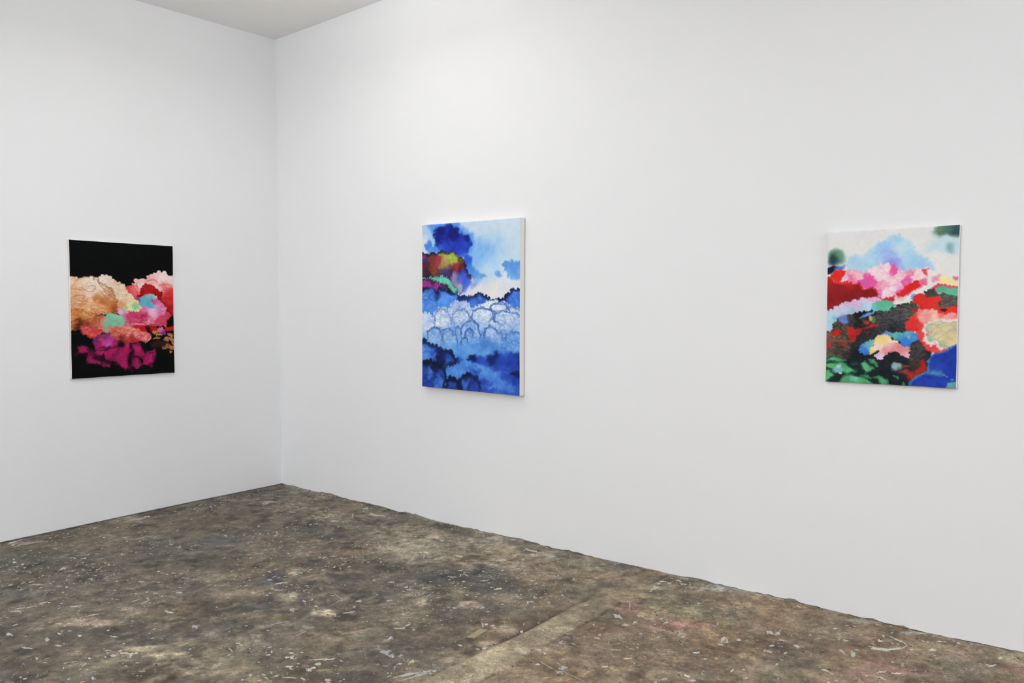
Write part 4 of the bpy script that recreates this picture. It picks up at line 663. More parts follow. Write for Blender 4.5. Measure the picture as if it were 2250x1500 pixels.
BLUE_SKY=[
([(-80,-80),(1080,-80),(1080,1080),(-80,1080)],[(765,35,93,(197,215,230),(191,208,223)),(586,6,72,(195,215,233),(189,208,226)),(938,93,93,(198,216,231),(192,209,224)),(648,165,61,(122,178,234),(118,172,226)),(766,131,61,(150,196,235),(145,190,227)),(589,220,61,(138,190,240),(133,184,232)),(739,258,61,(165,205,240),(160,198,232)),(940,194,61,(192,216,235),(186,209,227)),(680,309,61,(200,220,240),(194,213,232)),(886,364,61,(218,224,234),(211,217,226)),(770,414,61,(229,227,226),(222,220,219)),(529,402,61,(222,224,230),(215,217,223)),(827,277,43,(214,225,236),(207,218,228)),(44,22,32,(178,206,230),(172,199,223)),(17,94,32,(222,224,230),(215,217,223)),(111,72,32,(165,205,240),(160,198,232)),(38,154,32,(216,226,236),(209,219,228)),(274,6,32,(105,163,230),(101,158,223))],dict(t='n',s=0,f=3,w=20,k=1.2)),
([(-80,-80),(363,-80),(401,33),(476,50),(544,74),(548,113),(527,169),(478,188),(178,180),(164,118),(144,62),(98,24)],[(500,500,500,(98,160,234),(80,140,226))],dict(s=8,t='n',w=26,f=16)),
([(144,40),(164,27),(209,20),(274,19),(338,25),(395,47),(427,73),(464,69),(501,87),(517,130),(496,168),(440,184),(403,193),(243,182),(184,144),(164,99)],[(210,65,32,(40,60,170),(26,34,118)),(332,70,36,(34,45,150),(24,30,112)),(477,100,25,(42,60,180),(30,38,130)),(415,130,32,(48,80,205),(38,58,170)),(314,148,39,(44,70,195),(32,46,150)),(223,145,25,(56,95,215),(44,70,185)),(428,176,25,(52,92,215),(44,75,190))],dict(s=9,t='n',w=30,f=9)),
([(255,49),(251,62),(241,73),(225,79),(208,78),(192,72),(181,60),(177,45),(181,31),(192,20),(207,15),(225,16),(240,23),(251,34)],[(500,500,500,(28,34,120),(24,29,103))],dict(w=26,s=0,f=10,op=0.7,t='n')),
([(383,64),(379,83),(366,97),(349,105),(329,104),(311,95),(298,80),(294,61),(298,42),(310,28),(328,20),(348,21),(366,30),(378,46)],[(500,500,500,(28,34,120),(24,29,103))],dict(w=26,s=0,f=12,op=0.7,t='n')),
([(505,94),(502,104),(495,113),(486,117),(475,117),(465,112),(458,103),(455,92),(457,81),(464,73),(474,69),(485,69),(495,74),(502,83)],[(500,500,500,(28,34,120),(24,29,103))],dict(w=26,s=0,f=7,op=0.7,t='n')),
([(34,124),(51,107),(91,102),(111,112),(111,131),(164,140),(184,162),(171,180),(78,170),(44,147)],[(500,500,500,(105,165,232),(75,130,215))],dict(s=7,t='n',w=16,f=6)),
([(447,188),(490,192),(527,225),(537,271),(595,290),(614,308),(686,323),(590,343),(529,331),(466,295),(453,234)],[(478,224,32,(60,105,215),(50,90,205)),(516,289,32,(85,150,228),(65,125,215)),(590,318,32,(110,170,232),(90,150,225))],dict(s=8,t='n',w=20,f=9)),
([(572,332),(608,331),(611,357),(566,385),(529,388),(517,360)],[(500,500,500,(165,195,236),(135,165,225))],dict(s=6,t='n',w=20,f=16)),
([(844,250),(884,242),(929,240),(963,249),(1080,258),(1080,351),(954,341),(885,322),(862,288),(847,270)],[(924,262,43,(95,150,225),(78,130,212)),(942,313,39,(125,175,234),(95,150,225))],dict(s=9,t='n',w=16,f=7)),
([(757,307),(792,287),(824,320),(787,330)],[(500,500,500,(125,175,232),(100,150,225))],dict(s=4,t='n',w=12,f=7)),
([(843,296),(842,298),(840,300),(837,301),(834,301),(831,300),(829,298),(829,296),(829,294),(831,292),(834,291),(837,291),(840,292),(842,294)],[(500,500,500,(150,175,200),(129,150,172))],dict(s=0,f=3,op=0.7,t='n')),
([(-80,177),(38,173),(65,184),(118,176),(171,180),(204,166),(236,164),(269,183),(307,178),(320,164),(352,171),(371,189),(415,205),(431,198),(444,223),(466,248),(479,288),(504,310),(516,328),(507,345),(454,327),(372,308),(366,351),(417,412),(341,376),(211,327),(-80,324)],[(320,209,29,(172,192,84),(150,165,72)),(333,177,14,(160,170,75),(120,125,60)),(230,174,18,(155,165,72),(115,110,55)),(263,248,29,(176,166,88),(150,125,70)),(178,224,25,(160,58,78),(120,45,60)),(353,275,25,(168,58,66),(140,45,50)),(111,204,22,(130,66,52),(90,45,40)),(145,275,25,(130,70,50),(85,40,38)),(31,185,14,(160,55,95),(110,35,70)),(45,212,14,(55,70,150),(35,40,90)),(45,258,25,(92,44,58),(62,34,48)),(45,302,29,(72,42,62),(52,32,48)),(263,295,29,(84,58,118),(55,42,85)),(435,280,18,(130,42,50),(70,30,42)),(460,248,14,(70,36,66),(42,30,58)),(416,226,14,(140,105,66),(70,50,45)),(442,319,22,(58,84,200),(42,60,165)),(507,331,11,(105,52,88),(70,40,70)),(398,365,22,(185,170,200),(165,145,185)),(327,292,22,(58,44,82),(42,34,66)),(366,322,22,(130,110,165),(85,65,120))],dict(s=9,t='m',w=18,rim=((32,26,46),6))),
([(340,300),(454,323),(467,359),(442,405),(405,419),(341,368)],[(500,500,500,(165,158,200),(120,110,165))],dict(s=5,t='n',w=20,f=12)),
([(398,326),(467,318),(516,342),(504,367),(467,402),(442,404),(429,359)],[(500,500,500,(85,125,225),(58,90,210))],dict(s=5,t='n',w=26,f=14)),
([(442,387),(439,397),(431,404),(418,408),(404,408),(391,404),(382,396),(379,387),(382,378),(391,370),(404,366),(418,366),(430,370),(439,378)],[(500,500,500,(195,192,208),(167,165,178))],dict(w=20,s=0,f=8,op=0.8,t='n')),
([(-80,339),(78,331),(165,345),(263,364),(315,401),(354,430),(-80,444)],[(45,366,29,(160,58,145),(110,36,95)),(165,389,25,(165,65,165),(120,42,115)),(112,340,18,(85,28,64),(55,22,46)),(244,375,22,(110,42,110),(70,30,80))],dict(s=7,t='m',w=16,rim=((40,22,44),5))),
([(-80,320),(45,321),(38,336),(-80,341)],[(500,500,500,(112,205,172),(85,170,148))],dict(s=5,t='m',rim=((30,50,56),3))),
([(78,320),(145,322),(231,317),(276,324),(315,343),(341,376),(398,410),(373,423),(332,421),(309,390),(263,366),(211,362),(165,347),(89,331)],[(500,500,500,(120,210,182),(80,165,148))],dict(s=8,t='m',w=12,rim=((28,46,54),3))),
([(-80,402),(52,388),(99,377),(132,392),(152,411),(185,382),(211,398),(257,390),(315,419),(373,416),(398,430),(443,437),(505,437),(567,438),(591,427),(615,419),(646,435),(700,445),(753,465),(800,453),(858,442),(910,419),(943,395),(972,402),(1080,387),(1080,589),(-80,601)],[(264,448,47,(98,158,238),(72,125,218)),(79,466,39,(92,150,230),(50,90,185)),(159,429,22,(40,66,150),(28,40,100)),(973,443,39,(84,145,230),(55,100,200)),(622,466,43,(72,122,215),(40,66,155)),(443,452,25,(46,80,170),(28,44,105)),(79,522,39,(92,152,235),(66,118,212)),(830,467,25,(50,84,175),(34,52,120))],dict(s=10,t='b',w=16,rim=((24,28,64),9))),
([(-80,562),(65,542),(104,554),(114,569),(135,542),(184,514),(259,514),(294,525),(321,494),(374,475),(454,466),(519,481),(532,509),(578,501),(622,486),(679,470),(760,459),(803,472),(870,470),(931,497),(967,507),(1080,522),(1080,784),(-80,816)],[(225,499,64,(238,242,247),(120,158,214)),(748,490,75,(236,241,247),(118,155,212)),(156,573,64,(236,241,247),(130,168,222)),(494,562,75,(214,226,243),(105,145,208)),(872,566,83,(212,224,243),(100,140,205)),(22,613,41,(215,225,243),(165,195,235)),(157,658,56,(170,200,238),(85,128,198)),(495,641,75,(168,200,240),(80,125,195)),(873,635,75,(176,205,240),(88,130,200)),(226,715,64,(120,175,234),(80,130,208)),(528,708,75,(118,175,236),(82,130,205)),(874,700,75,(126,180,236),(76,122,198)),(430,764,75,(92,160,230),(80,145,222)),(689,742,75,(100,160,228),(70,120,200)),(905,751,64,(110,168,232),(80,132,208)),(86,727,45,(130,180,236),(100,150,222))],dict(s=11,t='ms',w=12,rim=((120,155,210),3))),
([(717,508),(748,490),(797,479),(871,482),(886,508),(859,530),(749,530)],[(500,500,500,(240,243,248),(135,168,218))],dict(s=8,t='ms',w=10,rim=((58,96,170),5),fade=(516,538))),
([(889,497),(931,493),(967,507),(1080,529),(1080,582),(902,547)],[(500,500,500,(222,230,243),(120,155,212))],dict(s=8,t='ms',w=10,rim=((58,96,170),5),fade=(542,587))),
([(135,604),(149,542),(184,520),(246,516),(287,533),(314,563),(325,602),(294,637),(149,639)],[(500,500,500,(242,244,247),(140,172,222))],dict(s=8,t='ms',w=10,rim=((58,96,170),5),fade=(587,632))),
([(335,602),(334,548),(388,519),(454,517),(500,539),(510,573),(455,604),(362,605)],[(500,500,500,(241,243,247),(130,164,218))],dict(s=8,t='ms',w=10,rim=((58,96,170),5),fade=(564,602))),
([(527,565),(546,524),(597,505),(673,510),(749,527),(755,560),(687,597),(559,603)],[(500,500,500,(226,235,247),(100,142,206))],dict(s=8,t='ms',w=10,rim=((58,96,170),5),fade=(561,602))),
([(756,582),(767,537),(829,522),(932,526),(968,536),(1080,557),(1080,618),(873,620)],[(500,500,500,(224,233,247),(95,136,202))],dict(s=8,t='ms',w=10,rim=((58,96,170),5),fade=(579,624))),
([(58,711),(58,656),(93,632),(149,625),(198,642),(216,677),(216,716),(185,755),(86,758)],[(500,500,500,(160,195,238),(78,122,192))],dict(s=8,t='ms',w=10,rim=((58,96,170),5),fade=(676,740))),
([(223,708),(226,642),(281,628),(335,648),(335,674),(372,666),(390,719),(376,758),(247,762)],[(500,500,500,(165,200,240),(82,128,198))],dict(s=8,t='ms',w=10,rim=((58,96,170),5),fade=(676,747))),
([(355,636),(389,617),(421,635),(423,703),(363,705)],[(500,500,500,(165,200,240),(88,132,202))],dict(s=8,t='ms',w=10,rim=((58,96,170),5),fade=(643,695))),
([(422,673),(422,623),(468,590),(533,582),(585,595),(605,632),(624,661),(619,714),(430,718)],[(500,500,500,(170,202,240),(72,118,188))],dict(s=8,t='ms',w=10,rim=((58,96,170),5),fade=(654,714))),
([(462,672),(468,642),(508,628),(550,640),(551,678),(535,701),(476,702)],[(500,500,500,(150,188,236),(62,105,178))],dict(s=8,t='ms',w=10,rim=((58,96,170),5),fade=(669,699))),
([(656,653),(675,623),(712,609),(769,629),(791,651),(831,647),(838,709),(663,713)],[(500,500,500,(178,206,241),(84,128,198))],dict(s=8,t='ms',w=10,rim=((58,96,170),5),fade=(661,714))),
([(862,693),(874,657),(922,634),(958,644),(1080,654),(1080,733),(875,737)],[(500,500,500,(140,185,238),(72,116,190))],dict(s=8,t='ms',w=10,rim=((58,96,170),5),fade=(684,744))),
([(416,703),(429,688),(482,687),(496,721),(470,748),(423,741)],[(500,500,500,(130,180,236),(74,122,196))],dict(s=8,t='ms',w=10,rim=((58,96,170),5),fade=(706,740))),
([(626,766),(650,698),(688,686),(720,697),(758,733),(783,758),(808,779),(626,796)],[(500,500,500,(98,150,222),(60,105,190))],dict(s=7,t='n',w=20,f=14)),
([(814,731),(850,701),(923,692),(970,677),(1080,690),(1080,773),(845,774)],[(500,500,500,(120,172,232),(70,115,190))],dict(s=8,t='m',w=20,f=14)),
([(336,805),(430,764),(626,759),(1080,762),(1080,1080),(-80,1080),(158,906)],[(496,777,56,(96,164,232),(84,148,224)),(397,826,41,(66,120,212),(48,90,190)),(377,889,45,(86,148,226),(60,112,205)),(659,870,60,(102,166,234),(70,125,212)),(784,843,45,(58,104,205),(44,78,182)),(908,875,53,(66,118,212),(44,80,182)),(754,918,56,(76,135,220),(50,92,192)),(879,968,56,(78,135,220),(48,88,188)),(628,981,56,(50,86,190),(38,62,160)),(975,945,41,(50,86,195),(34,56,150)),(228,961,41,(90,150,226),(60,108,202)),(530,921,38,(66,118,210),(44,80,180))],dict(s=0,t='n',w=46,f=45)),
([(-80,709),(44,712),(86,732),(143,737),(192,749),(227,770),(275,762),(323,779),(363,808),(404,822),(337,852),(262,866),(241,941),(-80,952)],[(29,720,19,(40,66,130),(24,34,66)),(37,759,30,(90,145,228),(62,108,208)),(157,756,30,(52,88,180),(24,36,80)),(122,789,30,(72,122,215),(40,70,165)),(282,780,26,(40,70,160),(22,32,72)),(227,817,26,(30,48,110),(20,28,60)),(330,821,30,(48,84,185),(34,58,145)),(51,822,30,(104,160,232),(66,112,205)),(309,853,26,(66,118,210),(48,90,190))],dict(s=13,t='b',w=22,f=6,rim=((20,28,58),12),fade=(849,924))),
([(490,812),(535,786),(561,776),(591,797),(658,797),(721,789),(746,777),(774,758),(799,779),(845,773),(900,776),(936,768),(960,764),(1080,773),(1080,856),(877,858),(627,845),(529,830)],[(555,791,26,(30,46,115),(18,26,62)),(626,819,41,(52,88,195),(40,66,170)),(753,796,30,(30,44,112),(20,28,66)),(845,785,23,(60,105,205),(44,80,180)),(815,827,41,(48,82,188),(38,62,165)),(966,778,23,(34,56,135),(22,32,80)),(925,812,34,(46,78,185),(34,56,150)),(991,817,19,(28,42,105),(20,30,75))],dict(s=9,t='n',w=30,f=9,fade=(822,871))),
([(754,866),(746,873),(725,879),(695,883),(661,885),(630,883),(609,878),(601,872),(609,865),(630,859),(661,855),(695,854),(725,856),(746,860)],[(500,500,500,(118,176,236),(80,138,220))],dict(w=50,f=18,s=0,op=0.55,t='n')),
([(659,862),(653,868),(637,872),(614,875),(588,876),(565,875),(549,872),(543,867),(549,862),(565,857),(588,854),(614,853),(637,854),(653,858)],[(500,500,500,(118,176,236),(80,138,220))],dict(w=50,f=18,s=0,op=0.55,t='n')),
([(841,885),(834,892),(815,899),(788,903),(758,905),(730,903),(711,898),(704,891),(710,883),(729,876),(757,872),(788,871),(815,873),(834,878)],[(500,500,500,(118,176,236),(80,138,220))],dict(w=50,f=18,s=0,op=0.55,t='n')),
([(933,958),(927,968),(909,976),(882,982),(852,984),(825,981),(806,974),(799,965),(805,955),(824,946),(851,940),(881,939),(908,942),(927,949)],[(500,500,500,(118,176,236),(80,138,220))],dict(w=50,f=18,s=0,op=0.55,t='n')),
([(780,965),(776,975),(766,984),(751,989),(734,990),(719,986),(709,979),(705,969),(708,959),(719,951),(734,946),(751,945),(766,949),(776,956)],[(500,500,500,(118,176,236),(80,138,220))],dict(w=50,f=18,s=0,op=0.55,t='n')),
([(438,883),(432,891),(415,898),(391,903),(364,904),(340,902),(323,896),(317,887),(323,879),(339,871),(364,867),(391,866),(415,868),(432,874)],[(500,500,500,(118,176,236),(80,138,220))],dict(w=50,f=18,s=0,op=0.55,t='n')),
([(384,908),(380,916),(367,924),(348,928),(327,929),(307,926),(294,920),(289,912),(294,903),(307,896),(326,891),(348,890),(366,893),(380,900)],[(500,500,500,(118,176,236),(80,138,220))],dict(w=50,f=18,s=0,op=0.55,t='n')),
([(470,839),(467,844),(456,849),(440,852),(422,852),(406,851),(395,847),(391,842),(394,837),(406,833),(422,830),(439,829),(455,831),(466,834)],[(500,500,500,(118,176,236),(80,138,220))],dict(w=50,f=18,s=0,op=0.55,t='n')),
([(976,974),(972,982),(962,989),(948,993),(932,994),(917,991),(907,985),(903,978),(907,970),(917,963),(931,958),(947,958),(962,960),(972,966)],[(500,500,500,(118,176,236),(80,138,220))],dict(w=50,f=18,s=0,op=0.55,t='n')),
([(890,927),(886,933),(872,939),(852,943),(831,944),(811,942),(797,938),(792,931),(797,925),(810,919),(830,915),(852,914),(872,916),(885,921)],[(500,500,500,(118,176,236),(80,138,220))],dict(w=50,f=18,s=0,op=0.55,t='n')),
([(968,901),(963,910),(946,917),(922,921),(895,923),(870,920),(853,914),(847,907),(853,898),(870,891),(894,887),(921,886),(946,888),(962,894)],[(500,500,500,(44,72,176),(30,48,140))],dict(w=50,f=18,s=0,op=0.6,t='n')),
([(1010,918),(1007,927),(997,935),(983,940),(967,941),(953,937),(942,930),(939,921),(942,911),(952,903),(966,898),(982,898),(997,901),(1007,908)],[(500,500,500,(44,72,176),(30,48,140))],dict(w=50,f=18,s=0,op=0.6,t='n')),
([(730,946),(723,954),(704,961),(676,966),(645,968),(616,966),(596,960),(589,952),(596,944),(616,936),(644,931),(675,930),(703,932),(723,938)],[(500,500,500,(44,72,176),(30,48,140))],dict(w=50,f=18,s=0,op=0.6,t='n')),
([(883,857),(876,862),(858,867),(831,870),(801,871),(773,870),(754,867),(747,863),(754,858),(773,853),(800,850),(830,849),(858,850),(876,853)],[(500,500,500,(44,72,176),(30,48,140))],dict(w=50,f=18,s=0,op=0.6,t='n')),
([(979,850),(974,856),(959,861),(938,864),(913,865),(892,863),(876,860),(871,854),(876,848),(891,843),(913,840),(937,839),(959,841),(974,845)],[(500,500,500,(44,72,176),(30,48,140))],dict(w=50,f=18,s=0,op=0.6,t='n')),
([(780,991),(775,998),(759,1004),(737,1008),(712,1010),(689,1008),(673,1004),(667,997),(673,991),(688,985),(711,980),(736,979),(759,981),(775,985)],[(500,500,500,(44,72,176),(30,48,140))],dict(w=50,f=18,s=0,op=0.6,t='n')),
([(1000,987),(996,994),(987,999),(972,1003),(956,1004),(942,1002),(932,997),(928,991),(931,985),(941,979),(956,975),(972,975),(986,977),(996,981)],[(500,500,500,(44,72,176),(30,48,140))],dict(w=50,f=18,s=0,op=0.6,t='n')),
([(614,887),(611,894),(600,899),(584,903),(567,904),(551,901),(541,896),(537,890),(540,883),(551,878),(567,874),(584,873),(600,876),(610,880)],[(500,500,500,(44,72,176),(30,48,140))],dict(w=50,f=18,s=0,op=0.6,t='n')),
([(450,817),(447,825),(438,832),(425,837),(410,837),(396,834),(387,827),(384,819),(387,811),(396,804),(410,800),(424,799),(438,802),(447,809)],[(500,500,500,(44,72,176),(30,48,140))],dict(w=50,f=18,s=0,op=0.6,t='n')),
([(431,906),(457,874),(487,857),(517,868),(540,897),(511,914)],[(500,500,500,(84,138,218),(50,90,185))],dict(s=7,t='m',w=16,f=8,fade=(871,905))),
([(-80,848),(51,850),(108,834),(178,850),(227,860),(269,901),(272,940),(214,1080),(-80,1080)],[(51,866,26,(30,46,100),(18,26,54)),(178,873,30,(28,42,92),(18,26,52)),(87,912,23,(82,132,218),(40,72,165)),(23,903,19,(46,78,170),(28,44,110)),(220,907,26,(48,84,180),(26,42,100)),(123,947,30,(42,72,165),(24,36,90)),(44,978,30,(44,76,185),(30,48,130)),(179,972,26,(72,125,212),(44,82,185))],dict(s=12,t='b',w=24,f=6,rim=((18,25,50),10))),
([(266,1080),(272,944),(310,925),(351,929),(391,939),(425,912),(484,903),(537,911),(589,926),(621,947),(629,1080),(297,1080)],[(317,938,23,(28,42,95),(18,26,55)),(324,972,23,(44,76,165),(28,44,105)),(392,969,19,(24,34,70),(18,24,48)),(458,943,26,(66,115,208),(40,70,165)),(471,912,19,(30,46,105),(20,30,66)),(498,960,15,(30,46,100),(22,32,70)),(550,939,23,(44,74,165),(26,40,98)),(564,984,34,(52,90,192),(36,62,155))],dict(s=11,t='b',w=18,f=6,rim=((18,25,52),11))),
([(917,878),(956,866),(1080,867),(1080,896),(974,894),(938,884)],[(500,500,500,(34,52,125),(22,32,80))],dict(s=7,t='n',w=18,f=7))
]
PRISM=[
([(-80,-80),(1080,-80),(1080,1080),(-80,1080)],[(300,30,400,(221,222,221),(219,220,219)),(300,200,400,(229,228,225),(226,225,223)),(850,330,300,(231,230,228),(228,227,225)),(700,100,300,(226,226,223),(223,223,221))],dict(t='n',s=0,f=3,w=10,k=1.2)),
([(720,157),(760,147),(782,93),(870,78),(914,68),(1080,103),(1080,175),(938,176),(872,162),(783,167)],[(500,500,500,(205,222,228),(190,216,226))],dict(s=0,t='n',w=30,f=30)),
([(150,219),(185,187),(246,152),(291,174),(320,142),(359,119),(393,92),(446,83),(475,60),(527,42),(593,57),(621,82),(668,116),(692,156),(747,181),(785,237),(830,267),(695,273),(555,270),(288,280),(161,256)],[(527,58,32,(168,208,236),(160,198,234)),(471,108,36,(165,210,238),(150,195,235)),(585,112,40,(196,222,236),(185,215,234)),(496,165,36,(168,195,240),(125,150,220)),(521,225,28,(150,150,228),(130,125,215)),(336,183,48,(182,220,234),(168,208,234)),(409,178,28,(172,205,238),(140,165,225)),(211,221,48,(184,216,230),(168,200,228)),(647,201,44,(176,214,236),(160,200,236)),(785,248,24,(170,206,240),(150,190,238)),(564,238,28,(165,185,235),(140,160,225))],dict(s=10,t='ns',w=26,f=12)),
([(155,173),(147,198),(126,218),(95,228),(61,227),(29,215),(7,194),(-1,168),(6,143),(28,123),(59,113),(94,115),(125,127),(147,148)],[(500,500,500,(160,198,198),(137,170,170))],dict(f=16,s=0,op=0.9,t='n')),
([(142,169),(136,189),(118,205),(92,214),(63,213),(37,203),(19,186),(12,165),(18,144),(36,128),(62,119),(91,121),(117,131),(135,148)],[(500,500,500,(95,140,112),(81,120,96))],dict(f=20,s=0,op=0.95,t='n')),
([(91,192),(87,207),(76,219),(61,226),(43,225),(27,218),(16,205),(12,190),(16,174),(26,162),(42,156),(60,157),(75,164),(86,177)],[(500,500,500,(45,75,78),(38,64,67))],dict(f=20,s=0,op=0.9,t='n')),
([(798,36),(825,14),(868,-80),(1080,-80),(1080,88),(936,66),(870,82),(817,64)],[(500,500,500,(178,205,205),(150,190,190))],dict(s=0,t='n',w=20,f=24)),
([(821,37),(860,-80),(912,-80),(1080,-80),(1080,65),(957,67),(905,49),(870,63),(839,50)],[(860,28,36,(118,158,125),(95,130,105)),(913,15,40,(88,128,112),(70,105,95)),(970,37,36,(62,92,96),(45,68,78)),(870,51,24,(90,110,85),(70,95,80))],dict(s=0,t='n',w=24,f=16)),
([(968,139),(965,152),(958,161),(948,166),(936,166),(926,160),(918,150),(915,137),(918,125),(925,115),(935,110),(947,111),(957,117),(965,127)],[(500,500,500,(135,178,178),(116,153,153))],dict(f=18,w=20,s=0,op=0.8,t='n')),
([(-80,244),(31,230),(68,227),(83,236),(63,254),(37,270),(-80,295),(-80,299)],[(500,500,500,(34,44,72),(20,28,48))],dict(s=4,t='n',w=8,f=5)),
([(58,245),(89,230),(125,237),(145,225),(135,247),(110,253),(68,254)],[(500,500,500,(130,165,228),(70,95,170))],dict(s=4,t='n',w=14,f=6)),
([(141,260),(187,255),(242,258),(293,276),(342,257),(410,238),(487,230),(531,242),(569,266),(648,268),(740,265),(790,262),(768,287),(786,314),(783,349),(715,388),(582,430),(550,481),(414,436),(315,383),(239,349),(106,343),(98,326),(136,301)],[(212,278,28,(242,196,208),(232,120,155)),(450,259,32,(242,224,226),(236,165,195)),(526,257,20,(232,100,165),(225,80,150)),(411,291,32,(243,230,230),(238,195,210)),(188,311,20,(236,140,175),(226,105,150)),(137,322,24,(242,205,222),(232,150,190)),(353,330,28,(232,105,172),(222,80,160)),(304,366,24,(222,98,178),(210,80,165)),(442,352,28,(238,170,190),(230,130,165)),(617,331,28,(230,105,165),(222,80,145)),(718,309,36,(243,222,226),(238,190,205)),(742,347,20,(234,110,145),(225,85,125)),(500,397,32,(243,226,230),(232,160,200)),(428,400,20,(228,125,188),(218,95,170)),(579,290,28,(242,214,222),(234,150,185)),(662,273,20,(238,160,180),(225,100,135)),(547,366,24,(240,190,210),(228,120,170)),(508,325,24,(242,215,222),(234,140,180)),(558,402,20,(228,110,180),(215,85,165))],dict(s=10,t='ms',w=24,f=5,k=2.2)),
([(740,265),(785,263),(763,283),(777,308),(754,294)],[(500,500,500,(226,75,75),(215,50,60))],dict(s=3,t='n',w=10,f=6)),
([(22,299),(32,283),(58,258),(110,253),(146,260),(146,285),(116,301),(101,326),(111,343),(59,333)],[(500,500,500,(230,56,44),(214,40,38))],dict(s=5,t='n',w=12,f=4)),
([(553,419),(600,396),(609,374),(659,351),(705,338),(724,364),(697,389),(646,397),(605,428),(568,438)],[(500,500,500,(226,52,44),(212,40,38))],dict(s=8,t='n',w=14,f=4)),
([(615,446),(612,453),(603,458),(590,461),(575,461),(562,458),(552,452),(549,445),(552,438),(561,433),(574,430),(589,430),(602,433),(611,439)],[(500,500,500,(244,215,190),(209,184,163))],dict(s=0,f=8,op=0.7,t='n')),
([(-80,299),(27,295),(49,331),(106,338),(178,335),(214,344),(264,349),(290,382),(315,383),(359,369),(394,384),(419,408),(407,432),(453,449),(482,441),(511,445),(539,425),(526,469),(463,465),(316,456),(165,493),(62,525),(-80,542)],[(112,376,68,(158,38,40),(135,32,36)),(38,325,24,(185,40,40),(160,34,36)),(340,399,44,(140,34,38),(118,28,34)),(245,419,44,(148,36,38),(130,30,36)),(487,453,24,(205,48,62),(190,40,52)),(61,468,60,(152,36,40),(128,30,36)),(178,348,24,(190,42,42),(165,36,38))],dict(s=9,t='n',w=14,f=4,rim=((222,60,66),5))),
([(813,315),(875,305),(881,339),(823,344)],[(500,500,500,(240,150,170),(228,100,140))],dict(s=5,t='ns',w=20,f=9)),
([(871,324),(902,317),(942,333),(1080,330),(1080,372),(912,359),(876,347)],[(500,500,500,(246,234,165),(240,215,140))],dict(s=6,t='n',w=20,f=9)),
([(959,314),(1080,311),(1080,338),(968,333)],[(500,500,500,(232,140,175),(215,95,150))],dict(s=4,t='ns',w=16,f=7)),
([(815,387),(854,358),(899,363),(947,373),(1080,374),(1080,395),(899,394)],[(500,500,500,(230,85,115),(212,60,75))],dict(s=6,t='n',w=14,f=4)),
([(837,397),(868,380),(894,370),(934,387),(1080,389),(1080,463),(944,436),(878,416)],[(500,500,500,(98,188,152),(82,168,136))],dict(s=5,t='n',w=10)),
([(931,425),(930,430),(926,434),(921,436),(915,436),(910,433),(906,429),(904,424),(906,419),(909,415),(914,413),(920,413),(926,416),(929,420)],[(500,500,500,(130,185,225),(111,159,193))],dict(s=0,f=6,op=0.9,t='n')),
([(698,436),(697,446),(692,453),(686,457),(679,457),(672,453),(668,446),(666,436),(667,427),(672,419),(678,415),(685,415),(692,419),(696,427)],[(500,500,500,(115,180,232),(98,154,199))],dict(f=5,s=0,op=1,t='n')),
([(67,522),(114,485),(185,464),(246,452),(311,444),(390,430),(444,453),(463,469),(377,518),(367,528),(247,537),(182,558),(110,571),(48,613),(46,668),(-80,665),(-80,538),(62,517),(88,496)],[(241,477,32,(212,192,224),(226,150,200)),(390,444,32,(238,182,208),(226,150,195)),(356,489,28,(190,220,234),(170,205,230)),(165,489,28,(222,190,220),(200,165,215)),(36,555,32,(194,218,230),(165,205,222)),(16,610,28,(175,214,228),(150,195,220)),(27,652,20,(200,216,242),(165,190,235)),(191,525,32,(152,206,212),(130,185,205)),(114,512,32,(212,196,224),(190,205,228)),(277,504,24,(185,222,230),(150,200,220)),(63,580,16,(130,190,205),(110,165,190))],dict(s=9,t='m',w=12,f=4)),
([(362,522),(366,483),(415,463),(463,457),(516,469),(552,493),(550,488),(517,532),(416,534),(367,520)],[(464,489,44,(100,190,150),(85,170,135)),(376,501,20,(125,195,220),(105,175,205)),(464,512,44,(112,205,170),(90,180,145))],dict(s=5,t='n',w=10)),
([(-80,686),(43,662),(48,618),(100,577),(177,558),(247,533),(297,524),(367,528),(416,534),(508,536),(526,510),(560,506),(588,490),(634,474),(671,466),(718,501),(728,531),(678,579),(646,591),(652,646),(750,708),(796,766),(820,804),(808,883),(682,971),(655,1080),(-80,1080),(-80,831)],[(131,617,44,(88,76,68),(30,28,30)),(318,553,44,(40,36,38),(26,26,30)),(466,593,60,(80,79,80),(32,33,36)),(631,540,36,(98,97,93),(36,36,38)),(585,608,40,(74,76,84),(34,36,42)),(117,705,52,(118,100,84),(36,32,32)),(321,701,60,(62,62,64),(28,29,33)),(539,664,44,(36,36,38),(26,28,30)),(93,781,52,(104,88,78),(34,32,34)),(298,821,60,(36,38,42),(26,29,34)),(519,834,60,(38,42,48),(25,28,34)),(705,768,52,(84,80,78),(32,33,38)),(775,825,32,(44,46,54),(30,32,38)),(568,933,60,(34,42,48),(24,30,38)),(275,925,60,(34,48,48),(26,32,36))],dict(s=10,t='ms',w=16)),
([(685,470),(693,434),(725,417),(753,431),(789,423),(847,428),(878,443),(945,471),(1080,482),(1080,572),(903,558),(791,531),(719,539),(727,496)],[(500,500,500,(226,56,48),(205,42,42))],dict(s=5,t='n',w=18)),
([(761,413),(788,395),(833,392),(856,409),(860,428),(825,433),(780,433)],[(500,500,500,(92,86,80),(38,37,38))],dict(s=6,t='m',w=10)),
([(865,422),(891,415),(927,428),(975,444),(1080,456),(1080,498),(963,496),(915,498),(857,494),(870,474),(923,459),(878,442)],[(500,500,500,(100,96,90),(36,35,36))],dict(s=7,t='m',w=16)),
([(873,515),(902,508),(928,515),(907,530)],[(500,500,500,(50,46,44),(36,34,34))],dict(s=3,t='n',w=6)),
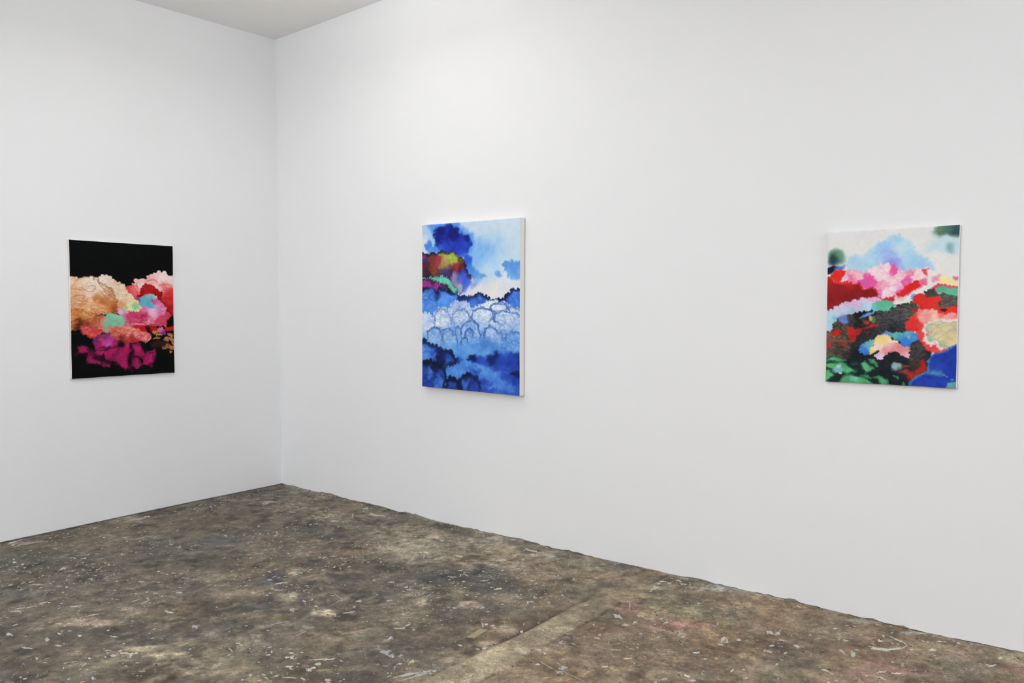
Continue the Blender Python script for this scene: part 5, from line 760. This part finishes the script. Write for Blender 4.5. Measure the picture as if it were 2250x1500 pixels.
([(658,508),(690,512),(714,527),(677,532)],[(500,500,500,(200,60,48),(120,45,40))],dict(s=3,t='n',w=14,f=6)),
([(637,591),(718,531),(768,518),(813,519),(903,550),(951,538),(1080,561),(1080,740),(930,754),(895,778),(837,788),(796,766),(731,704),(694,658),(652,646)],[(678,595,36,(226,66,58),(212,50,50)),(670,630,24,(218,54,52),(205,44,46)),(769,563,28,(238,165,158),(226,100,98)),(756,574,16,(243,205,198),(236,160,155)),(836,547,28,(242,206,186),(236,165,145)),(951,554,28,(240,168,165),(228,115,115)),(991,565,24,(228,105,100),(220,70,70)),(730,657,28,(228,88,86),(216,62,66)),(796,742,32,(228,82,86),(218,60,68)),(864,775,24,(230,100,102),(222,75,84)),(881,539,20,(232,110,100),(222,75,70))],dict(s=8,t='ns',w=22,f=4)),
([(752,629),(784,605),(846,585),(890,573),(939,584),(1080,574),(1080,725),(964,749),(912,753),(886,767),(863,744),(840,721),(814,742),(777,723),(767,692),(790,668),(757,649)],[(500,500,500,(244,232,226),(240,215,210))],dict(s=7,t='n',w=14,f=7)),
([(766,629),(793,609),(837,597),(882,583),(935,594),(1080,584),(1080,717),(964,742),(912,748),(876,740),(862,709),(835,706),(809,718),(790,703),(812,675),(785,648)],[(500,500,500,(150,198,175),(130,182,160))],dict(s=5,t='n',w=12,f=6)),
([(777,629),(815,609),(882,588),(926,598),(1080,588),(1080,714),(964,738),(907,741),(881,732),(862,702),(835,698),(817,675),(803,652),(785,644)],[(838,628,44,(205,195,162),(170,162,138)),(905,620,44,(226,210,168),(185,176,150)),(884,666,44,(232,214,165),(190,180,150)),(962,638,44,(196,190,165),(165,160,142)),(954,696,44,(232,214,160),(215,195,150)),(907,735,20,(185,178,155),(160,152,135)),(793,637,16,(170,165,145),(140,140,125))],dict(s=6,t='b',w=24,f=4)),
([(808,673),(807,679),(803,683),(798,685),(791,685),(786,683),(782,679),(781,674),(782,669),(786,665),(791,662),(797,662),(802,664),(806,668)],[(500,500,500,(230,115,145),(197,98,124))],dict(s=0,f=6,op=0.9,t='n')),
([(822,700),(820,708),(815,714),(808,718),(800,718),(793,715),(788,709),(786,701),(787,694),(792,687),(799,684),(808,684),(815,687),(820,693)],[(500,500,500,(170,210,165),(146,180,141))],dict(s=0,f=8,op=0.8,t='n')),
([(419,687),(472,661),(534,668),(563,659),(610,664),(652,651),(694,670),(729,698),(704,709),(667,726),(654,748),(612,745),(583,716),(530,689)],[(563,680,32,(100,186,165),(85,168,150)),(487,669,24,(100,135,212),(80,110,190)),(606,711,28,(66,132,220),(50,105,200)),(657,666,24,(105,180,195),(80,155,190)),(685,697,20,(76,148,220),(60,120,205)),(639,726,24,(60,125,215),(50,105,200)),(653,688,9,(225,225,140),(205,205,130))],dict(s=7,t='m',w=12,f=4)),
([(269,772),(311,738),(380,712),(391,736),(371,761),(352,807),(318,810),(272,793)],[(297,775,28,(72,135,220),(56,110,200)),(351,737,24,(115,190,195),(95,170,180)),(322,795,16,(60,115,205),(45,95,185))],dict(s=6,t='m',w=12,f=4)),
([(347,786),(362,765),(386,753),(395,703),(443,678),(501,685),(530,709),(573,714),(545,732),(493,750),(430,760),(397,793),(362,804)],[(458,702,40,(240,218,150),(232,205,135)),(420,735,28,(243,226,170),(240,212,150)),(516,721,24,(244,232,195),(240,220,180)),(367,786,16,(240,214,120),(236,205,110))],dict(s=6,t='n',w=12,f=4)),
([(386,757),(445,753),(502,735),(564,724),(612,747),(659,754),(665,773),(648,790),(660,809),(637,817),(603,801),(575,784),(546,781),(513,788),(484,807),(465,815),(463,840),(442,849),(422,839),(390,822),(421,796),(440,780),(411,776)],[(420,764,24,(242,208,212),(236,185,195)),(517,749,28,(243,206,220),(236,175,195)),(588,759,28,(230,160,160),(220,135,140)),(494,782,24,(228,155,145),(218,130,120)),(636,802,20,(242,192,210),(232,165,190)),(422,825,24,(228,196,230),(215,175,220)),(541,769,24,(228,150,145),(216,125,125)),(446,836,16,(240,215,225),(228,190,215))],dict(s=6,t='n',w=14,f=3)),
([(175,637),(219,634),(250,653),(297,637),(290,664),(250,690),(248,719),(205,722),(184,679)],[(500,500,500,(208,50,44),(150,36,34))],dict(s=3,t='n',w=16,f=4)),
([(295,640),(344,627),(369,612),(420,611),(398,628),(349,635),(320,643)],[(500,500,500,(208,50,44),(150,36,34))],dict(s=3,t='n',w=16,f=4)),
([(28,673),(70,651),(130,664),(112,685),(54,690)],[(500,500,500,(208,50,44),(150,36,34))],dict(s=3,t='n',w=16,f=4)),
([(-80,711),(86,711),(66,724),(-80,724)],[(500,500,500,(208,50,44),(150,36,34))],dict(s=3,t='n',w=16,f=4)),
([(92,739),(170,737),(183,749),(134,754)],[(500,500,500,(208,50,44),(150,36,34))],dict(s=3,t='n',w=16,f=4)),
([(-80,767),(45,749),(40,768),(-80,773)],[(500,500,500,(208,50,44),(150,36,34))],dict(s=3,t='n',w=16,f=4)),
([(330,666),(355,663),(352,669),(333,671)],[(500,500,500,(208,50,44),(150,36,34))],dict(s=3,t='n',w=16,f=4)),
([(236,719),(226,723),(197,727),(156,730),(110,731),(68,730),(39,727),(29,724),(39,719),(68,715),(110,713),(156,712),(197,713),(225,715)],[(500,500,500,(120,98,80),(103,84,68))],dict(w=16,s=0,f=4,op=0.7,t='n')),
([(351,598),(348,605),(341,611),(330,614),(318,614),(307,611),(299,606),(296,598),(299,591),(306,585),(317,582),(329,582),(340,585),(348,591)],[(500,500,500,(195,62,48),(167,53,41))],dict(w=20,s=0,f=8,op=0.9,t='n')),
([(399,579),(397,590),(392,599),(385,604),(377,604),(369,599),(364,590),(361,579),(363,568),(368,560),(376,555),(384,555),(391,559),(397,568)],[(500,500,500,(90,150,72),(77,129,61))],dict(w=14,s=0,f=7,op=0.9,t='n')),
([(368,571),(366,578),(362,584),(357,587),(350,587),(344,584),(340,578),(338,571),(339,564),(343,559),(349,555),(356,555),(362,558),(366,564)],[(500,500,500,(235,190,140),(202,163,120))],dict(w=14,s=0,f=6,op=0.9,t='n')),
([(318,582),(317,589),(311,595),(303,598),(294,598),(286,595),(281,589),(278,582),(280,575),(286,569),(294,566),(303,566),(311,569),(316,575)],[(500,500,500,(80,100,75),(68,86,64))],dict(s=0,f=8,op=0.6,t='n')),
([(268,572),(293,549),(337,537),(384,536),(348,551),(313,558)],[(500,500,500,(125,170,234),(95,140,215))],dict(s=4,t='n',w=10,f=3)),
([(182,583),(178,596),(166,607),(149,614),(129,614),(112,608),(99,597),(95,584),(99,570),(111,559),(128,553),(148,553),(165,559),(178,569)],[(500,500,500,(130,162,232),(85,115,195))],dict(w=18,t='s',s=0,f=15,op=0.9)),
([(202,570),(201,581),(195,590),(187,595),(178,595),(170,590),(164,581),(162,571),(163,560),(169,551),(177,546),(186,546),(194,551),(200,559)],[(500,500,500,(70,62,80),(60,53,68))],dict(s=0,f=8,op=0.7,t='n')),
([(-80,877),(25,842),(67,823),(120,835),(172,854),(136,864),(68,860)],[(500,500,500,(102,186,128),(70,150,100))],dict(s=5,t='n',w=16,f=3,rim=((36,70,56),5))),
([(-80,888),(68,863),(130,865),(193,891),(267,921),(214,933),(178,950),(142,936),(122,952),(69,918)],[(500,500,500,(102,186,128),(70,150,100))],dict(s=5,t='n',w=16,f=3,rim=((36,70,56),5))),
([(284,863),(323,851),(364,880),(394,906),(335,934),(304,903)],[(500,500,500,(102,186,128),(70,150,100))],dict(s=5,t='n',w=16,f=3,rim=((36,70,56),5))),
([(350,833),(393,850),(425,878),(416,892),(373,868)],[(500,500,500,(102,186,128),(70,150,100))],dict(s=5,t='n',w=16,f=3,rim=((36,70,56),5))),
([(-80,914),(26,910),(82,954),(43,982),(-80,1080)],[(500,500,500,(102,186,128),(70,150,100))],dict(s=5,t='n',w=16,f=3,rim=((36,70,56),5))),
([(60,1080),(148,960),(214,948),(295,953),(376,986),(425,1080),(71,1080)],[(500,500,500,(102,186,128),(70,150,100))],dict(s=5,t='n',w=16,f=3,rim=((36,70,56),5))),
([(290,945),(355,946),(373,967),(335,964)],[(500,500,500,(102,186,128),(70,150,100))],dict(s=5,t='n',w=16,f=3,rim=((36,70,56),5))),
([(382,957),(449,954),(502,976),(495,1080),(424,970)],[(500,500,500,(102,186,128),(70,150,100))],dict(s=5,t='n',w=16,f=3,rim=((36,70,56),5))),
([(577,1080),(616,978),(673,1080),(664,1080),(589,1080)],[(500,500,500,(102,186,128),(70,150,100))],dict(s=5,t='n',w=16,f=3,rim=((36,70,56),5))),
([(549,938),(568,939),(576,956),(559,951)],[(500,500,500,(102,186,128),(70,150,100))],dict(s=5,t='n',w=16,f=3,rim=((36,70,56),5))),
([(142,914),(138,925),(126,934),(110,940),(91,941),(74,937),(63,928),(58,917),(62,906),(74,897),(90,891),(109,891),(126,895),(137,903)],[(500,500,500,(135,200,218),(116,172,187))],dict(w=16,s=0,f=12,op=0.9,t='n')),
([(128,893),(126,899),(121,904),(112,906),(103,907),(95,905),(89,900),(87,895),(89,890),(94,885),(103,882),(112,882),(120,884),(126,888)],[(500,500,500,(195,228,220),(167,196,189))],dict(s=0,f=6,op=0.8,t='n')),
([(135,941),(134,945),(131,948),(127,950),(122,950),(117,949),(114,946),(113,942),(114,939),(117,936),(121,934),(126,934),(131,935),(134,938)],[(500,500,500,(215,235,235),(184,202,202))],dict(s=0,f=4,op=0.9,t='n')),
([(270,975),(267,984),(257,992),(243,997),(227,997),(213,994),(203,987),(199,978),(203,969),(213,961),(227,957),(243,956),(257,959),(267,966)],[(500,500,500,(120,205,180),(103,176,154))],dict(w=16,s=0,f=10,op=0.8,t='n')),
([(384,912),(381,918),(373,922),(361,925),(348,926),(336,924),(328,920),(325,915),(327,909),(336,905),(348,902),(361,901),(373,903),(381,907)],[(500,500,500,(110,190,150),(94,163,129))],dict(s=0,f=6,op=0.4,t='n')),
([(600,875),(597,885),(586,893),(571,898),(554,898),(539,895),(528,888),(524,878),(528,868),(538,860),(553,855),(570,855),(586,858),(596,866)],[(500,500,500,(170,205,210),(146,176,180))],dict(w=26,t='s',s=0,f=11,op=0.85)),
([(279,871),(275,877),(266,881),(251,884),(236,885),(221,883),(211,879),(208,874),(211,868),(221,863),(235,861),(251,860),(265,862),(275,866)],[(500,500,500,(60,85,95),(51,73,81))],dict(s=0,f=6,op=0.5,t='n')),
([(582,912),(615,895),(662,909),(717,890),(734,838),(761,826),(799,879),(781,907),(709,938),(663,968),(644,957),(630,942)],[(762,857,36,(190,50,38),(140,40,34)),(662,901,28,(110,45,38),(70,36,34)),(658,945,28,(200,46,36),(165,40,34)),(591,904,24,(160,70,55),(120,50,44)),(745,897,24,(185,46,36),(150,38,34))],dict(s=4,t='n',w=26,f=12)),
([(730,866),(726,878),(713,888),(695,895),(674,895),(656,891),(643,882),(638,870),(642,857),(655,847),(673,841),(694,840),(712,845),(725,854)],[(500,500,500,(74,60,54),(63,51,46))],dict(s=0,f=14,op=0.6,t='n')),
([(647,873),(645,878),(638,881),(629,884),(619,884),(609,883),(603,879),(600,875),(602,871),(609,867),(618,865),(629,864),(638,866),(645,869)],[(500,500,500,(170,75,50),(146,64,43))],dict(w=20,s=0,f=5,op=0.7,t='n')),
([(799,883),(804,824),(824,796),(855,783),(895,776),(930,766),(973,738),(1080,717),(1080,1080),(655,1080),(663,976),(709,938),(754,920),(795,907)],[(887,821,64,(48,76,188),(34,58,155)),(965,772,44,(46,72,180),(36,60,160)),(954,877,64,(46,74,188),(32,56,155)),(755,964,60,(46,72,182),(34,56,150)),(817,882,24,(56,96,190),(44,75,170)),(912,956,60,(46,74,185),(32,54,150))],dict(s=7,t='n',w=14,f=5,rim=((96,150,196),6))),
([(795,907),(835,889),(880,899),(907,917),(889,930),(836,928),(791,923)],[(500,500,500,(88,152,176),(64,110,180))],dict(s=0,t='n',w=24,f=14)),
([(922,917),(921,920),(918,922),(914,924),(909,924),(905,923),(901,921),(900,918),(901,915),(904,912),(909,911),(914,910),(918,912),(921,914)],[(500,500,500,(110,165,205),(94,141,176))],dict(s=0,f=3,op=0.7,t='n')),
([(945,927),(944,930),(941,933),(936,935),(931,935),(927,934),(924,931),(923,928),(924,925),(927,923),(931,921),(936,921),(940,922),(943,924)],[(500,500,500,(110,165,205),(94,141,176))],dict(s=0,f=3,op=0.7,t='n')),
([(984,945),(983,948),(980,950),(976,952),(971,952),(967,951),(964,949),(962,946),(963,943),(966,940),(971,939),(976,938),(980,940),(983,942)],[(500,500,500,(110,165,205),(94,141,176))],dict(s=0,f=3,op=0.7,t='n')),
([(909,1080),(935,972),(978,964),(1080,971),(1080,1080),(892,1080)],[(500,500,500,(100,168,172),(80,145,160))],dict(s=4,t='n',w=8,f=4))
]


def puff_field(X, Y, asp, r0, r1, n, seed):
    rs = np.random.RandomState(seed)
    ny_, nx_ = X.shape
    T = np.full(X.shape, .55)
    cx = rs.rand(n)*asp; cy = np.sort(rs.rand(n)*1.1); rr = r0 + (r1-r0)*rs.rand(n)
    for x, y, r in zip(cx, cy, rr):
        i0 = max(int((y-r)*ny_)-1, 0); i1 = min(int((y+r)*ny_)+2, ny_)
        j0 = max(int((x-r)/asp*nx_)-1, 0); j1 = min(int((x+r)/asp*nx_)+2, nx_)
        if i1 <= i0 or j1 <= j0: continue
        dx = (X[i0:i1, j0:j1]-x)/r; dy = (Y[i0:i1, j0:j1]-y)/r
        d = np.sqrt(dx*dx+dy*dy)
        val = 1.0 - .30*d*d - .26*(dy*.5+.5) - .55*sstep(.60, 1.0, d)*sstep(.6, -.3, dy)
        al = sstep(1.02, .93, d)*sstep(.95, -.1, dy)
        T[i0:i1, j0:j1] = T[i0:i1, j0:j1]*(1-al) + val*al
    return np.clip(T, 0, 1)

def paint(asp, ops, ground, seed, nx_, ny_):
    u, v = np.meshgrid(np.linspace(0, 1, nx_), np.linspace(0, 1, ny_))
    X = u*asp; Y = v
    img = np.empty((ny_, nx_, 3)); img[:] = ground
    wx = (fbm(X, Y, 14, 4, seed+1, .6)-.5)*2; wy = (fbm(X, Y, 14, 4, seed+5, .6)-.5)*2
    fx_ = (fbm(X, Y, 40, 3, seed+7, .6)-.5)*2; fy_ = (fbm(X, Y, 40, 3, seed+9, .6)-.5)*2
    Xp = X+wx*.012+fx_*.005; Yp = Y+wy*.012+fy_*.005
    tex = {'b': puff_field(Xp, Yp, asp, .035, .06, 900, seed+11), 'm': puff_field(Xp, Yp, asp, .016, .034, 2600, seed+12), 's': puff_field(Xp, Yp, asp, .007, .014, 7000, seed+13)}
    sm = fbm(X, Y, 9, 5, seed+20, .62); tex['n'] = np.clip((sm-.5)*2.6+.5, 0, 1)
    tex['ms'] = np.clip(.70 + 1.6*(.40*tex['m'] + .20*tex['s'] + .40*tex['b'] - .60) + .55*(tex['n']-.5), 0, 1)
    tex['ns'] = np.clip(.6*tex['n'] + .4*tex['s'], 0, 1)
    tex['b'] = np.clip(.65*tex['b'] + .35*tex['n'], 0, 1)
    tex['m'] = np.clip(.56 + 1.35*(.7*tex['m'] + .3*tex['n'] - .56), 0, 1)
    for q_, mu, sg in (('ms', .70, .21), ('m', .66, .21), ('b', .62, .22), ('ns', .6, .22), ('n', .54, .24)):
        tex[q_] = np.clip((tex[q_]-tex[q_].mean())/max(tex[q_].std(), 1e-6)*sg+mu, 0, 1)
    tex['0'] = np.full(X.shape, .5)
    for li, (poly, cols, k) in enumerate(ops):
        P = np.array(poly, float)/1000; P[:, 0] *= asp
        f = max(k.get('f', 3), 2)/1000; sc = k.get('s', 6)/1000; wob = k.get('w', 14)/1000
        m_ = sc*2 + f + wob + .01
        i0 = max(int((P[:, 1].min()-m_)*ny_), 0); i1 = min(int((P[:, 1].max()+m_)*ny_)+2, ny_)
        j0 = max(int((P[:, 0].min()-m_)/asp*nx_), 0); j1 = min(int((P[:, 0].max()+m_)/asp*nx_)+2, nx_)
        if i1 <= i0 or j1 <= j0: continue
        sl = (slice(i0, i1), slice(j0, j1))
        x = X[sl]+wx[sl]*wob*.8+fx_[sl]*(.003+wob*.13); y = Y[sl]+wy[sl]*wob*.8+fy_[sl]*(.003+wob*.13)
        d2 = np.full(x.shape, 9.0); ins = np.zeros(x.shape, bool)
        for a, b in zip(P, np.roll(P, -1, 0)):
            e = b-a; L2 = max(e@e, 1e-12)
            t = np.clip(((x-a[0])*e[0]+(y-a[1])*e[1])/L2, 0, 1)
            d2 = np.minimum(d2, (x-a[0]-t*e[0])**2+(y-a[1]-t*e[1])**2)
            c = ((a[1] > y) != (b[1] > y))
            ins ^= c & (x < (b[0]-a[0])*(y-a[1])/((b[1]-a[1]) if b[1] != a[1] else 1e-9)+a[0])
        sd = np.sqrt(d2); sd = np.where(ins, -sd, sd)
        if sc > 0:
            rs = np.random.RandomState(seed*100+li)
            for a, b in zip(P, np.roll(P, -1, 0)):
                L = np.hypot(*(b-a)); n = max(1, int(L/(sc*1.25)))
                for q in range(n):
                    t = (q+rs.rand())/n; c = a+(b-a)*t; r = sc*(.22+1.15*rs.rand()**1.6)
                    ii0 = max(int((c[1]-3*r)*ny_)-i0-4, 0); ii1 = int((c[1]+3*r)*ny_)-i0+4
                    jj0 = max(int((c[0]-3*r)/asp*nx_)-j0-4, 0); jj1 = int((c[0]+3*r)/asp*nx_)-j0+4
                    if ii1 <= 0 or jj1 <= 0: continue
                    s2 = (slice(ii0, ii1), slice(jj0, jj1))
                    sd[s2] = np.minimum(sd[s2], np.hypot(x[s2]-c[0], y[s2]-c[1])-r)
        al = sstep(f, -f, sd)*k.get('op', 1)
        if 'fade' in k:
            v0, v1 = k['fade'][0]/1000, k['fade'][1]/1000
            al = al*sstep(v1, v0, Y[sl]+wy[sl]*.012)
        # colour field
        if len(cols) == 1:
            Lc = np.array(cols[0][3], float); Dc = np.array(cols[0][4], float)
        else:
            sh = k.get('k', 1.0)
            ax_ = X[sl]+wx[sl]*.034+fx_[sl]*.006; ay_ = Y[sl]+wy[sl]*.034+fy_[sl]*.006
            W = []; 
            for (cx, cy, r, l_, d_) in cols:
                q = ((ax_-cx/1000*asp)**2+(ay_-cy/1000)**2)/(max(r, 8)/1000)**2
                W.append(-q*sh)
            W = np.stack(W); W = np.exp(np.maximum(W-W.max(0), -40)); W /= W.sum(0)
            Lc = np.einsum('kij,kc->ijc', W, np.array([c_[3] for c_ in cols], float))
            Dc = np.einsum('kij,kc->ijc', W, np.array([c_[4] for c_ in cols], float))
        t = tex[k.get('t', 'm')][sl][..., None]
        C = Dc*(1-t)+Lc*t
        if 'rim' in k:
            rc, rw = k['rim']; rw = rw/1000
            ra = (sstep(-rw*2.6, -rw*.2, sd)*(.5+.5*sstep(.35, .65, sm[sl])))[..., None]
            C = C*(1-ra)+np.array(rc, float)*ra
        a3 = al[..., None]
        img[sl] = img[sl]*(1-a3)+C*a3
    # brush grain
    g_ = (fbm(X, Y, 120, 2, seed+40)-.5)[..., None]
    dt = (fbm(X, Y, 26, 4, seed+44, .65)-.5)[..., None]
    return np.clip(img*(1+.03*g_+.26*dt*np.clip((235-img)/90, 0, 1)), 0, 250)

def canvas_material():
    m, nt, b = new_mat('painted_canvas', 0.62)
    at = nt.nodes.new('ShaderNodeAttribute'); at.attribute_name = 'paint'
    nt.links.new(at.outputs['Color'], b.inputs['Base Color'])
    b.inputs['Specular IOR Level'].default_value = 0.05
    n = noise_node(nt, 350, 2)
    r = ramp(nt, n.outputs['Fac'], [(0.3, 0.58), (0.7, 0.68)])
    nt.links.new(r.outputs['Color'], b.inputs['Roughness'])
    return m
paint_mat = canvas_material()
edge_mat = flat('primed_white_canvas', (238, 236, 232), .8, .03, 300)
bar_mat = flat('pine_stretcher', (196, 172, 136), .7, .15, 30)
PGAIN = 1.10

def painting(label, wall, s0, s1, z0, z1, depth, roll, ops, ground, seed, nx_, ny_):
    W = s1-s0; Hh = z1-z0; asp = W/Hh
    root = bpy.data.objects.new('cloud_painting', None); col.objects.link(root)
    root.empty_display_size = .2
    root['label'] = label; root['category'] = 'painting'; root['group'] = 'unframed cloud paintings hung on the white walls'
    sm = (s0+s1)/2
    if wall == 'right': root.location = (sm, 0, z0); root.rotation_euler = (0, roll, 0)
    else:
        root.rotation_euler = (Matrix.Rotation(math.pi/2, 3, 'Z') @ Matrix.Rotation(roll, 3, 'Y')).to_euler(); root.location = (0, sm, z0)
    zc = Hh/2
    # pull-in of the cloth between the corners of the stretcher
    rs = np.random.RandomState(seed+3)
    ph = rs.rand(4)*6
    def pinch(t, i):
        return .0016*np.sin(np.pi*t)**.6 + .0005*np.sin(t*23+ph[i])
    # outline positions as functions of the edge parameter
    u, v = np.meshgrid(np.linspace(0, 1, nx_), np.linspace(0, 1, ny_))
    xl = -W/2+pinch(v, 0); xr = W/2-pinch(v, 1); zt = Hh-pinch(u, 2); zb = pinch(u, 3)
    x = xl+(xr-xl)*u; z = zt+(zb-zt)*v
    ed = np.minimum(np.minimum(u, 1-u)*W, np.minimum(v, 1-v)*Hh)
    y = -depth + .0016*np.maximum(0, 1-ed/.003)**2
    img = paint(asp, ops, ground, seed, nx_, ny_)
    me = grid_mesh('painted_canvas', np.stack([x, y, z], -1).reshape(-1, 3), nx_, ny_)
    me.flip_normals()
    set_colour(me, srgb(img.reshape(-1, 3))*PGAIN)
    link('painted_canvas', me, paint_mat, root)
    # bare primed cloth folded over the sides
    t = np.linspace(0, 1, 60); o1 = np.ones(60)
    ring = np.concatenate([np.stack([-W/2+pinch(t, 0), Hh*(1-t)], 1), np.stack([-W/2+W*t, pinch(t, 3)], 1)[1:], np.stack([W/2-pinch(1-t, 1), Hh*t], 1)[1:], np.stack([W/2-W*t, Hh-pinch(1-t, 2)], 1)[1:-1]])
    yb = -.0035
    V = []; F = []; n = len(ring)
    for yy, gr in ((-depth+.0016, 0), (-depth*.5, .0004), (yb, .0006)):
        for p in ring:
            dx = p[0]/(W/2); dz = (p[1]-zc)/zc
            V.append((p[0]+gr*np.sign(dx)*(abs(dx) > .9), yy, p[1]+gr*np.sign(dz)*(abs(dz) > .9)))
    for r_ in range(2):
        for i in range(n):
            j = (i+1) % n
            F.append((r_*n+i, r_*n+j, (r_+1)*n+j, (r_+1)*n+i))
    me = bpy.data.meshes.new('canvas_side'); me.from_pydata(V, [], F); me.update()
    bm = bmesh.new(); bm.from_mesh(me); bmesh.ops.recalc_face_normals(bm, faces=list(bm.faces)); bm.to_mesh(me); bm.free()
    link('canvas_side', me, edge_mat, root)['label'] = 'bare white primed canvas folded over the side'
    # folded cloth at the corners, on the upright sides
    for sx in (-1, 1):
        for zz in (0, 1):
            h0, h1 = (0.0006, .028) if zz == 0 else (Hh-.028, Hh-.0006)
            x0_, x1_ = sorted((sx*(W/2-.0005), sx*(W/2+.0012)))
            link('corner_fold', box_mesh('corner_fold', x0_, x1_, -depth+.004, yb, h0, h1, .0004), edge_mat, root)
    # stretcher bars touching the wall
    b_ = .006; bw = .04; yf = -max(depth-.006, .008)
    for nm in ((-W/2+b_, -W/2+b_+bw, b_, Hh-b_), (W/2-b_-bw, W/2-b_, b_, Hh-b_), (-W/2+b_+bw, W/2-b_-bw, b_, b_+bw), (-W/2+b_+bw, W/2-b_-bw, Hh-b_-bw, Hh-b_)):
        link('stretcher_bar', box_mesh('stretcher_bar', nm[0], nm[1], yf, -.0005, nm[2], nm[3]), bar_mat, root)
    return root

painting('canvas of cream, pink and magenta clouds glowing on a black ground', 'left', -1.6635, -.9337, 1.0086, 1.9457, .020, math.radians(.25), DARK_SUNSET, (9, 10, 11), 3, 320, 411)
painting('tall blue canvas of white and navy clouds under a pale sky, with thick white side', 'right', 1.7241, 2.592, .9352, 2.0537, .0471, math.radians(.45), BLUE_SKY, (200, 216, 230), 6, 330, 425)
painting('small canvas of red, black, green and royal blue clouds below a white sky', 'right', 4.4728, 5.0398, 1.1304, 1.8522, .020, math.radians(0.0), PRISM, (226, 226, 224), 9, 330, 420)
